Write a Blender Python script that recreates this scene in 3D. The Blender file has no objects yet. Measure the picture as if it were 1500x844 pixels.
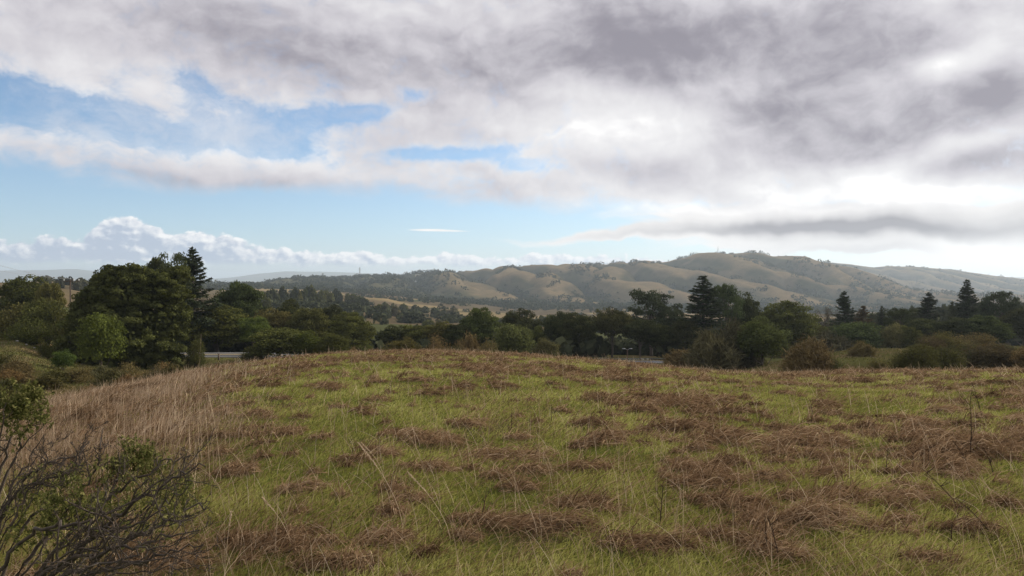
import bpy, math, os
import numpy as np
from mathutils import Vector

R = np.random.RandomState(7)
F, CX, HY = 1071.0, 750.0, 412.0           # focal length in photo pixels, centre column, horizon row
PI = math.pi
scene = bpy.context.scene
COL = scene.collection

# ------------------------------------------------------------------ noise
_tab = np.random.RandomState(3).rand(256, 256)
def vnoise(x, y):
    x = np.asarray(x, float); y = np.asarray(y, float)
    xi = np.floor(x).astype(int); yi = np.floor(y).astype(int)
    fx = x - xi; fy = y - yi
    fx = fx * fx * fx * (fx * (fx * 6 - 15) + 10); fy = fy * fy * fy * (fy * (fy * 6 - 15) + 10)
    a = _tab[xi & 255, yi & 255]; b = _tab[(xi + 1) & 255, yi & 255]
    c = _tab[xi & 255, (yi + 1) & 255]; d = _tab[(xi + 1) & 255, (yi + 1) & 255]
    return (a * (1 - fx) + b * fx) * (1 - fy) + (c * (1 - fx) + d * fx) * fy
def fbm(x, y, oct=4, gain=0.5):
    v = 0.0; a = 1.0; n = 0.0
    for k in range(oct):
        v = v + a * vnoise(x * 2 ** k + 17.3 * k, y * 2 ** k + 9.1 * k); n += a; a *= gain
    return v / n
def sstep(a, b, x):
    t = np.clip((x - a) / (b - a), 0, 1); return t * t * (3 - 2 * t)

# ------------------------------------------------------------------ terrain
def px(s): return CX + F * s
CREST = np.array([(-300, 660), (-100, 630), (21, 602), (60, 594), (100, 584), (150, 573), (200, 563), (250, 553), (300, 545),
    (345, 535), (400, 528), (430, 524), (470, 520), (520, 517), (600, 515), (700, 517), (800, 523), (880, 531), (950, 537),
    (1000, 542), (1065, 547), (1150, 549), (1250, 549), (1350, 547), (1478, 544), (1700, 542), (2400, 545)], float)
TC = np.array([-900, 21, 100, 200, 300, 420, 520, 600, 750, 900, 1000, 1065, 1150, 1250, 1350, 1478, 2300], float)
TY = np.array([20, 40, 60, 80, 100, 130, 180, 300, 450, 600, 800, 1000, 1350, 1500], float)
TAB = np.array([
    [760]*17,
    [580,580,582,580,580,590,600,600,600,600,590,580,575,572,572,572,572],
    [530,535,550,556,556,565,570,570,570,570,565,560,552,548,546,545,545],
    [492,502,530,544,544,545,545,550,550,548,546,545,530,517,521,520,518],
    [480,492,518,535,530,530,533,535,535,537,537,535,530,514,512,510,505],
    [470,480,505,517,516,519,522,524,525,525,525,525,523,518,513,511,508],
    [458,462,488,503,506,508,510,512,512,514,514,514,513,510,508,507,504],
    [436,437,447,470,475,478,482,486,490,494,495,495,495,492,490,488,485],
    [424,421,421,443,452,452,461,470,480,486,487,486,485,484,483,482,480],
    [420,419,419,432,438,442,450,462,471,476,478,478,478,477,476,475,474],
    [420,420,422,427,432,433,440,452,463,468,470,470,470,470,470,468,466],
    [422,422,423,424,428,428,433,442,457,461,463,464,464,464,464,462,460],
    [421,421,422,422,423,424,430,438,447,451,453,455,455,456,456,456,454],
    [420,420,420,420,421,423,429,437,444,449,451,453,453,454,454,454,452]], float)
def crw(f):
    return (-.5*f+f*f-.5*f**3, 1-2.5*f*f+1.5*f**3, .5*f+2*f*f-1.5*f**3, -.5*f*f+.5*f**3)
def table(p, Y):
    u = np.interp(p, TC, np.arange(len(TC))); v = np.interp(np.log(np.maximum(Y, 1)), np.log(TY), np.arange(len(TY)))
    i = np.clip(np.floor(u).astype(int), 0, len(TC) - 2); j = np.clip(np.floor(v).astype(int), 0, len(TY) - 2)
    wu = crw(u - i); wv = crw(v - j); out = 0
    for a in range(4):
        for b in range(4):
            out = out + wu[a] * wv[b] * TAB[np.clip(j + b - 1, 0, len(TY) - 1), np.clip(i + a - 1, 0, len(TC) - 1)]
    return out
ROAD = np.array([(-200, 519.5, 98), (120, 519.5, 104), (297, 519.7, 110), (345, 519.7, 112), (600, 524, 115),
    (862, 528.2, 118), (955, 528.2, 118), (1100, 530, 116), (1500, 530, 112)], float)
def road_at(p):
    Y = np.interp(p, ROAD[:, 0], ROAD[:, 2]); return Y, -(np.interp(p, ROAD[:, 0], ROAD[:, 1]) - HY) / F * Y
RIDGE = np.array([(-600, 424), (200, 424), (300, 421), (380, 418), (420, 412), (480, 408), (530, 407), (560, 405), (620, 401), (700, 399),
    (740, 393), (800, 391), (860, 389), (900, 388), (950, 386), (980, 385), (1000, 379), (1020, 374), (1050, 372), (1100, 373),
    (1130, 376), (1180, 381), (1215, 389), (1260, 402), (1310, 420), (1370, 438), (1450, 450), (1700, 458), (2500, 458)], float)
RIDGE2 = np.array([(-600, 470), (900, 430), (1100, 398), (1180, 386), (1215, 384.5), (1250, 388), (1280, 392), (1305, 390), (1340, 391), (1400, 396), (1440, 402),
    (1478, 407), (1560, 414), (1700, 416), (2500, 420)], float)
def sil(P, p): return np.interp(p, P[:, 0], P[:, 1])
def polar(X, Y):
    az = np.arctan2(X, Y); r = np.hypot(X, Y); A = math.radians(55)
    azc = np.clip(az, -A, A)
    s = np.tan(azc) * np.where(np.abs(az) > A, 1 - (np.abs(az) - A) / (PI - A), 1.0)
    return s, r * np.cos(azc)
def spurs(X, Y):
    q = (X + 0.36 * Y) / 205.0 + 1.3 * (fbm(X / 420.0 + 3, Y / 420.0, 3) - .5) + .35 * (vnoise(X / 130.0, Y / 130.0) - .5)
    a = np.abs(np.sin(PI * q))
    q2 = (X * .95 + 0.1 * Y) / 83.0 + 1.2 * (fbm(X / 160.0 + 8, Y / 160.0, 2) - .5)
    return a, np.abs(np.sin(PI * q2))
def height_far(X, Y, s, Yd):
    p = px(s)
    zb = -(table(p, np.minimum(Yd, 1500)) - HY) / F * Yd
    nz = (fbm(X / 90.0, Y / 90.0, 4) - .5) * np.interp(Yd, [60, 120, 300, 700, 1400], [.6, 1.2, 5, 13, 16])
    zb = zb + nz
    Yr = np.interp(p, [300, 700, 1050, 1500], [2250, 2350, 2400, 2500])
    zr = (HY - sil(RIDGE, p)) / F * Yr
    u = np.clip((Yd - 1350) / (Yr - 1350), 0, 1)
    f = .55 * u + .45 * (u * u * (3 - 2 * u))
    z1350 = -(table(p, np.full_like(Yd, 1350.0)) - HY) / F * 1350
    a, b = spurs(X, Y)
    env = np.sin(PI * np.clip(u, 0, 1) ** 1.1) ** .75
    amp = np.interp(p, [300, 560, 720, 1500], [12, 20, 58, 68])
    zh = z1350 + (zr - z1350) * f + env * (amp * (a - .62) * (.55 + .9 * vnoise(X / 300.0 + 5, Y / 300.0)) + 11 * (b - .6)) \
        + env * 7 * (fbm(X / 60.0, Y / 60.0, 3) - .5)
    zh = np.where(Yd > Yr, zr - (Yd - Yr) * .13 + 3 * (fbm(X / 80.0, Y / 80.0, 2) - .5) * np.clip((Yd - Yr) / 60, 0, 1), zh)
    Y2 = 3700.0; zr2 = (HY - sil(RIDGE2, p)) / F * Y2
    u2 = np.clip((Yd - 2500) / (Y2 - 2500), 0, 1)
    env2 = np.sin(PI * u2) ** .8
    z2 = -95 + (zr2 + 95) * (.6 * u2 + .4 * u2 * u2 * (3 - 2 * u2)) + env2 * (52 * (a - .6) + 12 * (b - .6))
    z2 = np.where(Yd > Y2, zr2 - (Yd - Y2) * .1, z2)
    zh = np.where(Yd > 2400, np.maximum(zh, np.where(p > 850, z2, -400)), zh)
    zh = np.maximum(zh, -150 - 0.002 * np.maximum(Yd - 4000, 0))
    w = sstep(1200, 1420, Yd)
    return zb * (1 - w) + zh * w
def height_base(X, Y):
    X = np.asarray(X, float); Y = np.asarray(Y, float)
    s, Yd = polar(X, Y); p = px(s)
    t = (sil(CREST, p) - HY) / F
    for dp in (-60, 60): t = t + (sil(CREST, p + dp) - HY) / F
    t = t / 3
    zA = -1.65 - t * t / (4 * 1.65) * Yd * Yd + .16 * (fbm(X / 4.0, Y / 4.0, 3) - .5) * sstep(2, 8, Yd)
    zB = height_far(X, Y, s, Yd)
    Yr, zr = road_at(p)
    w = 1 - sstep(4.2, 11, np.abs(Yd - Yr)); zB = zB * (1 - w) + (zr - .12) * w
    k = .5; m = np.maximum(zA, zB)
    zn = m + k * np.log(np.exp((zA - m) / k) + np.exp((zB - m) / k))
    zn = np.where(Yd < 12, zA, zn)
    return np.where(Yd > 95, zB, zn * (1 - sstep(80, 95, Yd)) + zB * sstep(80, 95, Yd))
# near raster with the matted tussocks of the meadow
GX0, GX1, GY0, GY1, GC = -36.0, 36.0, -3.0, 52.0, 0.04
gx = np.arange(GX0, GX1, GC); gy = np.arange(GY0, GY1, GC)
bump = np.zeros((len(gy), len(gx))); dryr = np.zeros_like(bump)
tuss = []
def crest_y(X, Y):
    s, Yd = polar(X, Y); return 2 * 1.65 / ((sil(CREST, px(s)) - HY) / F)
def add_tussock(x, y, rad, el, ang, flow, hgt=None):
    h = hgt if hgt else rad * R.uniform(.2, .36)
    i0 = int((x - 2.6 * rad * el - GX0) / GC); i1 = int((x + 2.6 * rad * el - GX0) / GC)
    j0 = int((y - 2.6 * rad * el - GY0) / GC); j1 = int((y + 2.6 * rad * el - GY0) / GC)
    if i0 < 0 or j0 < 0 or i1 >= len(gx) or j1 >= len(gy): return
    xx, yy = np.meshgrid(gx[i0:i1], gy[j0:j1])
    dx = xx - x; dy = yy - y; c, sn = math.cos(ang), math.sin(ang)
    wob = 1 + .5 * (vnoise(xx * 3.1 / max(rad, .2) * .5, yy * 3.1 / max(rad, .2) * .5) - .5)
    q = np.sqrt(((dx * c + dy * sn) / (rad * el)) ** 2 + ((-dx * sn + dy * c) / rad) ** 2) * wob
    g = np.exp(-q ** 2 * 1.6) * (.45 + 1.1 * vnoise(xx * 9 + yy * 2, yy * 9)) 
    bump[j0:j1, i0:i1] = np.maximum(bump[j0:j1, i0:i1], h * g)
    dryr[j0:j1, i0:i1] = np.maximum(dryr[j0:j1, i0:i1], 1 - sstep(.55, 1.15, q))
    tuss.append((x, y, rad, el, ang, flow, h))
def at(pxx, pyy):            # ground point of the meadow seen at a photo pixel
    s = (pxx - CX) / F; t = (pyy - HY) / F; tc = (sil(CREST, pxx) - HY) / F
    k = tc * tc / (4 * 1.65); disc = max(t * t - 4 * k * 1.65, 0)
    Y = (t - math.sqrt(disc)) / (2 * k); return s * Y, Y
for (a, b, wpx, el) in [(1080,745,95,1.7),(1020,690,75,1.6),(1320,735,95,1.7),(800,780,120,1.9),(950,805,110,2.0),(860,690,70,1.7),
        (890,640,50,1.6),(1170,635,55,1.6),(1180,665,55,1.6),(1390,575,36,1.4),(1410,625,60,1.6),(1060,595,40,1.6),(760,640,42,1.5),
        (640,690,60,1.6),(520,675,55,1.8),(440,720,70,1.6),(380,605,36,1.4),(560,800,80,1.7),(700,770,70,1.7),(1400,690,70,1.7),
        (1210,600,45,1.8),(920,595,40,1.8),(530,600,34,1.6),(470,640,36,1.5),(1075,640,60,1.7),(650,640,40,1.5),(340,690,60,1.6),
        (1240,740,60,1.6),(600,740,60,1.6),(760,720,60,1.6),(1040,790,70,1.8),(430,790,70,1.7),(870,740,50,1.6)]:
    x, y = at(a, b); add_tussock(x, y, wpx / F * y * .4, el, R.uniform(-.35, .25), R.uniform(-.75, .1))
n = 0
while n < 2700:
    x = R.uniform(-34, 34); y = R.uniform(2.2, 46)
    s = x / y
    if abs(s) > .86 or y > crest_y(x, y) * 1.12: continue
    if R.rand() > max(.17, 2.3 * (fbm(x / 2.9 + 40, y / 2.9, 3) - .42)): continue
    rad = min(.40, .05 + R.gamma(1.0, .055)) * (1.0 if y < 12 else .95)
    add_tussock(x, y, rad, R.uniform(1.0, 2.3), R.uniform(-.7, .5), R.uniform(-1.1, .5)); n += 1
def rast(A, X, Y):
    u = np.clip((X - GX0) / GC, 0, len(gx) - 1.001); v = np.clip((Y - GY0) / GC, 0, len(gy) - 1.001)
    i = u.astype(int); j = v.astype(int); fu = u - i; fv = v - j
    return (A[j, i] * (1 - fu) + A[j, i + 1] * fu) * (1 - fv) + (A[j + 1, i] * (1 - fu) + A[j + 1, i + 1] * fu) * fv
def in_rast(X, Y): return (X > GX0) & (X < GX1 - GC) & (Y > GY0) & (Y < GY1 - GC)
def height(X, Y):
    X = np.asarray(X, float); Y = np.asarray(Y, float); z = height_base(X, Y)
    return z + np.where(in_rast(X, Y), rast(bump, X, Y), 0)
def H1(x, y): return float(height_base(np.array([x]), np.array([y]))[0])
def dryness(X, Y):
    s, Yd = polar(X, Y); p = px(s); cy = 2 * 1.65 / ((sil(CREST, p) - HY) / F)
    d = np.where(in_rast(X, Y), rast(dryr, X, Y), 0)
    left = sstep(430, 250, p + 60 * (fbm(X / 2.0, Y / 2.0, 3) - .5)) * sstep(5.0, 8.5, Yd)
    top = sstep(.72, .95, Yd / cy + .25 * (fbm(X / 2.0, Y / 2.0, 2) - .5)) * .7
    nn = sstep(.57, .76, fbm(X / 1.1 + 9, Y / 1.1, 4)) * .6
    return np.clip(np.maximum(np.maximum(d, left), np.maximum(top, nn)), 0, 1)

# ------------------------------------------------------------------ mesh helpers
class MB:
    def __init__(s): s.v = []; s.f4 = []; s.f3 = []; s.t = []; s.n = 0
    def add(s, v, f4=None, f3=None, tint=None):
        v = np.asarray(v, np.float32).reshape(-1, 3); m = len(v); s.v.append(v)
        s.t.append(np.full(m, .5, np.float32) if tint is None else np.broadcast_to(np.asarray(tint, np.float32), (m,)))
        if f4 is not None and len(f4): s.f4.append(np.asarray(f4, np.int64) + s.n)
        if f3 is not None and len(f3): s.f3.append(np.asarray(f3, np.int64) + s.n)
        s.n += m
    def mesh(s, name, mat, smooth=False):
        me = bpy.data.meshes.new(name); v = np.concatenate(s.v); t = np.concatenate(s.t)
        f4 = np.concatenate(s.f4) if s.f4 else np.zeros((0, 4), int); f3 = np.concatenate(s.f3) if s.f3 else np.zeros((0, 3), int)
        nl = f4.size + f3.size; npoly = len(f4) + len(f3)
        me.vertices.add(len(v)); me.vertices.foreach_set('co', v.ravel())
        me.loops.add(nl); me.loops.foreach_set('vertex_index', np.concatenate([f4.ravel(), f3.ravel()]).astype(np.int32))
        me.polygons.add(npoly)
        st = np.concatenate([np.arange(len(f4)) * 4, f4.size + np.arange(len(f3)) * 3]).astype(np.int32)
        me.polygons.foreach_set('loop_start', st)
        if smooth: me.polygons.foreach_set('use_smooth', np.ones(npoly, bool))
        me.update(calc_edges=True)
        a = me.attributes.new('tint', 'FLOAT', 'POINT'); a.data.foreach_set('value', t.astype(np.float32))
        if mat: me.materials.append(mat)
        return me
def link(name, me, parent=None, loc=(0, 0, 0)):
    o = bpy.data.objects.new(name, me); COL.objects.link(o); o.location = loc
    if parent: o.parent = parent
    return o
def tag(o, label=None, cat=None, group=None, kind=None):
    for k, v in (('label', label), ('category', cat), ('group', group), ('kind', kind)):
        if v: o[k] = v
    return o
def thing(name, label, cat, loc, group=None, rz=0.0, sc=(1, 1, 1)):
    o = bpy.data.objects.new(name, None); COL.objects.link(o); o.location = loc; o.rotation_euler = (0, 0, rz); o.scale = sc
    o.empty_display_size = .3
    return tag(o, label, cat, group)
def tube(mb, pts, rad, sides=6, tint=.5):
    pts = np.asarray(pts, float); n = len(pts); rad = np.broadcast_to(np.asarray(rad, float), (n,))
    d = np.gradient(pts, axis=0); d /= np.linalg.norm(d, axis=1)[:, None] + 1e-9
    ref = np.where(np.abs(d[:, 2:3]) > .9, np.array([[1., 0, 0]]), np.array([[0, 0, 1.]]))
    a = np.cross(d, ref); a /= np.linalg.norm(a, axis=1)[:, None] + 1e-9; b = np.cross(d, a)
    th = np.arange(sides) * 2 * PI / sides
    v = pts[:, None, :] + rad[:, None, None] * (a[:, None, :] * np.cos(th)[None, :, None] + b[:, None, :] * np.sin(th)[None, :, None])
    i, j = np.meshgrid(np.arange(n - 1), np.arange(sides), indexing='ij'); k = (j + 1) % sides
    f = np.stack([i * sides + j, i * sides + k, (i + 1) * sides + k, (i + 1) * sides + j], -1).reshape(-1, 4)
    mb.add(v.reshape(-1, 3), f4=f, tint=tint)
def box(mb, c, size, rz=0., tint=.5):
    x, y, z = [k * .5 for k in size]
    v = np.array([(-x,-y,-z),(x,-y,-z),(x,y,-z),(-x,y,-z),(-x,-y,z),(x,-y,z),(x,y,z),(-x,y,z)]); cz, sz = math.cos(rz), math.sin(rz)
    v = np.stack([v[:,0]*cz - v[:,1]*sz, v[:,0]*sz + v[:,1]*cz, v[:,2]], 1) + np.array(c)
    mb.add(v, f4=[(3,2,1,0),(4,5,6,7),(0,1,5,4),(1,2,6,5),(2,3,7,6),(3,0,4,7)], tint=tint)
def unit(v): return v / (np.linalg.norm(v, axis=-1, keepdims=True) + 1e-9)
def leaves(mb, P, N, L, W, tint, T=None, rng=R):
    n = len(P); N = unit(N)
    T = unit(rng.normal(size=(n, 3))) if T is None else unit(T)
    T = unit(T - N * (T * N).sum(1, keepdims=True)); B = np.cross(N, T)
    L = np.broadcast_to(L, (n,))[:, None]; W = np.broadcast_to(W, (n,))[:, None]
    v = np.stack([P - T * L, P + B * W - T * L * .1, P + T * L, P - B * W - T * L * .1], 1).reshape(-1, 3)
    mb.add(v, f4=np.arange(4 * n).reshape(n, 4), tint=np.repeat(tint, 4))
def ribbons(mb, C, W, tint, side=None):   # C (n,k,3) centre lines, W (n,) width, tapering to the tip
    n, k, _ = C.shape; d = C[:, -1] - C[:, 0]
    if side is None:
        side = np.cross(d, R.normal(size=(n, 3)) * .6 + np.array([0, 1.0, .3])); side = unit(side)
    prof = np.linspace(1, .12, k) ** .7
    o = side[:, None, :] * (W[:, None] * prof[None] * .5)[:, :, None]
    v = np.stack([C - o, C + o], 2).reshape(-1, 3)
    base = (np.arange(n) * 2 * k)[:, None] + (np.arange(k - 1) * 2)[None]
    f = np.stack([base, base + 1, base + 3, base + 2], -1).reshape(-1, 4)
    mb.add(v, f4=f, tint=np.repeat(tint, 2 * k))

# ------------------------------------------------------------------ materials
def newmat(name):
    m = bpy.data.materials.new(name); m.use_nodes = True; nt = m.node_tree; nt.nodes.clear()
    return m, nt, nt.nodes.new('ShaderNodeOutputMaterial')
def N(nt, typ, **kw):
    n = nt.nodes.new(typ)
    for k, v in kw.items(): setattr(n, k, v)
    return n
def ramp(nt, stops, fac):
    r = N(nt, 'ShaderNodeValToRGB'); e = r.color_ramp.elements
    while len(e) < len(stops): e.new(.5)
    for q, (p_, c) in zip(e, stops): q.position = p_; q.color = (*c, 1)
    nt.links.new(fac, r.inputs[0]); return r.outputs[0]
def noise(nt, scale, detail=5, rough=.6, vec=None):
    n = N(nt, 'ShaderNodeTexNoise'); n.inputs['Scale'].default_value = scale; n.inputs['Detail'].default_value = detail
    n.inputs['Roughness'].default_value = rough
    if vec is not None: nt.links.new(vec, n.inputs['Vector'])
    return n.outputs['Fac']
def mixc(nt, fac, a, b, mode='MIX'):
    m = N(nt, 'ShaderNodeMix', data_type='RGBA', blend_type=mode)
    for sock, v in ((m.inputs[0], fac), (m.inputs[6], a), (m.inputs[7], b)):
        if isinstance(v, (int, float)): sock.default_value = v
        elif isinstance(v, tuple): sock.default_value = (*v, 1)
        else: nt.links.new(v, sock)
    return m.outputs[2]
def leaf_mat(name, stops=None, trans=.22, spread=.5):
    m, nt, out = newmat(name); a = N(nt, 'ShaderNodeAttribute', attribute_name='tint').outputs['Fac']
    if stops: c = ramp(nt, stops, a)
    else:
        oi = N(nt, 'ShaderNodeObjectInfo').outputs['Color']
        g = ramp(nt, [(0, (1 - spread,) * 3), (1, (1 + spread, 1 + spread * .95, 1 + spread * .6))], a)
        c = mixc(nt, 1.0, oi, g, 'MULTIPLY')
    d = N(nt, 'ShaderNodeBsdfDiffuse'); t = N(nt, 'ShaderNodeBsdfTranslucent'); mx = N(nt, 'ShaderNodeMixShader'); mx.inputs[0].default_value = trans
    nt.links.new(c, d.inputs[0]); nt.links.new(c, t.inputs[0]); nt.links.new(d.outputs[0], mx.inputs[1]); nt.links.new(t.outputs[0], mx.inputs[2])
    nt.links.new(mx.outputs[0], out.inputs[0]); return m
def plain(name, c, rough=.8, var=.25, scale=3., metal=0.):
    m, nt, out = newmat(name); b = N(nt, 'ShaderNodeBsdfPrincipled'); b.inputs['Roughness'].default_value = rough; b.inputs['Metallic'].default_value = metal
    tc = N(nt, 'ShaderNodeTexCoord').outputs['Object']
    col = ramp(nt, [(.3, tuple(k * (1 - var) for k in c)), (.7, tuple(k * (1 + var) for k in c))], noise(nt, scale, 6, .65, tc))
    nt.links.new(col, b.inputs['Base Color']); nt.links.new(b.outputs[0], out.inputs[0]); return m
M_leaf = leaf_mat('leaf'); M_needle = leaf_mat('needle', trans=.1, spread=.45); M_twig = leaf_mat('twig', trans=.05)
M_bark = plain('bark', (.07, .055, .042), .9, .4, 6)
M_char = plain('charred_bark', (.050, .036, .026), .95, .6, 30)
M_wood = plain('weathered_wood', (.10, .07, .05), .85, .35, 5)
M_steel = plain('galvanised_steel', (.28, .29, .30), .5, .1, 2, .3)
M_white = plain('white_paint', (.75, .74, .70), .6, .06, 1)
M_roof = plain('grey_roof', (.33, .32, .30), .8, .15, .5)
M_glassy = plain('dark_window', (.03, .035, .04), .15, .1, 1)
M_green = leaf_mat('green_grass', [(0, (.125, .125, .032)), (.5, (.30, .295, .078)), (1, (.52, .48, .21))], .35)
M_straw = leaf_mat('dry_grass', [(0, (.06, .037, .021)), (.45, (.225, .142, .08)), (.8, (.43, .30, .18)), (1, (.54, .41, .27))], .2)
M_tall = leaf_mat('tall_dry_grass', [(0, (.17, .12, .07)), (.5, (.42, .305, .20)), (1, (.66, .53, .38))], .2)
def ground_mat(name):
    m, nt, out = newmat(name); tc = N(nt, 'ShaderNodeTexCoord').outputs['Object']
    ca = N(nt, 'ShaderNodeAttribute', attribute_name='cover').outputs['Color']
    n1 = noise(nt, 14, 8, .7, tc); n2 = noise(nt, .035, 9, .72, tc); n3 = noise(nt, .5, 7, .65, tc)
    c = mixc(nt, 1.0, ca, ramp(nt, [(.25, (.55,) * 3), (.75, (1.4, 1.38, 1.3))], n1), 'MULTIPLY')
    c = mixc(nt, .7, c, ramp(nt, [(.3, (.62, .66, .62)), (.7, (1.35, 1.3, 1.2))], n2), 'MULTIPLY')
    c = mixc(nt, .7, c, ramp(nt, [(.3, (.7,) * 3), (.7, (1.3,) * 3)], n3), 'MULTIPLY')
    d = N(nt, 'ShaderNodeBsdfDiffuse'); d.inputs['Roughness'].default_value = .9; nt.links.new(c, d.inputs[0])
    bp = N(nt, 'ShaderNodeBump'); bp.inputs['Distance'].default_value = .04; bp.inputs['Strength'].default_value = .6
    nt.links.new(n1, bp.inputs['Height']); nt.links.new(bp.outputs[0], d.inputs['Normal'])
    nt.links.new(d.outputs[0], out.inputs[0]); return m

# ------------------------------------------------------------------ ground + hills (one polar sheet, split by distance)
def mixa(a, b, w): return np.asarray(a) * (1 - w[..., None]) + np.asarray(b) * w[..., None]
def lerp3(a, b, w):
    a = np.broadcast_to(np.asarray(a, float), w.shape + (3,)); return a * (1 - w[..., None]) + np.asarray(b, float) * w[..., None]
def cover(X, Y, Z):
    s, Yd = polar(X, Y); p = px(s)
    g1 = fbm(X / 7.0, Y / 7.0, 4)
    near = lerp3((.12, .145, .038), (.14, .095, .06), dryness(X, Y))
    mid = lerp3((.10, .10, .036), (.145, .11, .06), sstep(.42, .62, g1))
    n = fbm(X / 120.0 + 31, Y / 150.0, 4)
    far = lerp3((.14, .108, .066), (.085, .092, .04), sstep(.56, .66, n))
    far = lerp3(far, (.29, .22, .118), sstep(.53, .62, fbm(X / 200.0 + 7, Y / 90.0 + 2, 3)) * sstep(550, 800, Yd))
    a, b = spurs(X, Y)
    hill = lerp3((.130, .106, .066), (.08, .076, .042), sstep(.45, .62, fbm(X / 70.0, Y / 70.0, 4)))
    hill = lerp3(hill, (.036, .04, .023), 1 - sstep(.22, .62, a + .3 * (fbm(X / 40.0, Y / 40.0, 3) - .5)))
    hill = lerp3(hill, (.27, .20, .115), sstep(.76, .98, a) * .8)  # golden spur crests: sunlight on the tops painted into the colour
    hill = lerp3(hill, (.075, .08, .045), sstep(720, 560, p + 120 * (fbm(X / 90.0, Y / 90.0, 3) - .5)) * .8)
    c = lerp3(near, 0, np.zeros_like(Yd))
    cy = 2 * 1.65 / ((sil(CREST, p) - HY) / F)
    w = sstep(1.2, 1.6, Yd / cy)[..., None]; c = c * (1 - w) + mid * w
    w = sstep(150, 260, Yd)[..., None]; c = c * (1 - w) + far * w
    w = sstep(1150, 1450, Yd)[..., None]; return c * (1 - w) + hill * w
def az_list():
    a = np.concatenate([np.linspace(-180, -48, 60)[:-1], np.linspace(-48, 48, 900)[:-1], np.linspace(48, 180, 60)]); return np.radians(a)
AZ = az_list()
def sheet(name, rows, label_kind, mat):
    A = math.radians(55); azc = np.clip(AZ, -A, A)
    r = rows[:, None] / np.cos(azc)[None]; X = r * np.sin(AZ)[None]; Y = r * np.cos(AZ)[None]
    Z = height(X, Y); n, m = X.shape
    i, j = np.meshgrid(np.arange(n - 1), np.arange(m - 1), indexing='ij')
    f = np.stack([i * m + j, i * m + j + 1, (i + 1) * m + j + 1, (i + 1) * m + j], -1).reshape(-1, 4)[:, ::-1]
    mb = MB(); mb.add(np.stack([X, Y, Z], -1).reshape(-1, 3), f4=f); me = mb.mesh(name, mat, True)
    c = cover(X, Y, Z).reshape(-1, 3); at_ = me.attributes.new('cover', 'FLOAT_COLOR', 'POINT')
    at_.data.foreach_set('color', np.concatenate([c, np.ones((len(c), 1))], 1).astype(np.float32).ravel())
    return tag(link(name, me), kind='structure')
M_ground = ground_mat('grassland')
def geo(a, b, q): return a * (b / a) ** np.linspace(0, 1, int(math.log(b / a) / math.log(q)) + 1)
SKY_ONLY = os.environ.get('SKY_ONLY')
if not SKY_ONLY:
    sheet('ground', np.concatenate([[.05, .4, .9], geo(1.4, 60, 1.0115)[:-1], geo(60, 1350, 1.013)]), 'structure', M_ground)
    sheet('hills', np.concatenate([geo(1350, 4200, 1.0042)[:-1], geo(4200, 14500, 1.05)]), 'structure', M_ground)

# distant mountains across the lowland
def mountains():
    prof = np.array([(-900, 404), (-200, 401), (21, 396), (60, 396), (110, 394), (150, 398), (200, 404), (260, 408.5), (300, 409.5), (340, 406.5), (380, 401), (420, 397.5),
        (470, 398), (520, 400), (560, 402.5), (620, 405), (700, 407), (900, 407), (1200, 408), (1600, 405), (2400, 404)], float)
    p = np.linspace(-900, 2400, 700); v = np.linspace(0, 1, 26); P, V = np.meshgrid(p, v, indexing='ij')
    Yd = 8600 + 3400 * V; X = (P - CX) / F * Yd
    zr = (HY - sil(prof, P)) / F * 10300
    n = fbm(X / 700.0, Yd / 500.0, 4)
    Z = -175 + (zr + 175) * np.sin(PI * V) ** .7 + (n - .5) * 110 * np.sin(PI * V) * np.clip(np.abs(V - .5) * 4, .15, 1)
    n_, m = P.shape; i, j = np.meshgrid(np.arange(n_ - 1), np.arange(m - 1), indexing='ij')
    f = np.stack([i * m + j, i * m + j + 1, (i + 1) * m + j + 1, (i + 1) * m + j], -1).reshape(-1, 4)[:, ::-1]
    mb = MB(); mb.add(np.stack([X, Yd, Z], -1).reshape(-1, 3), f4=f)
    tag(link('mountains', mb.mesh('mountains', plain('mountain_slope', (.10, .11, .075), .9, .3, .004), True)), kind='structure')

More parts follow.
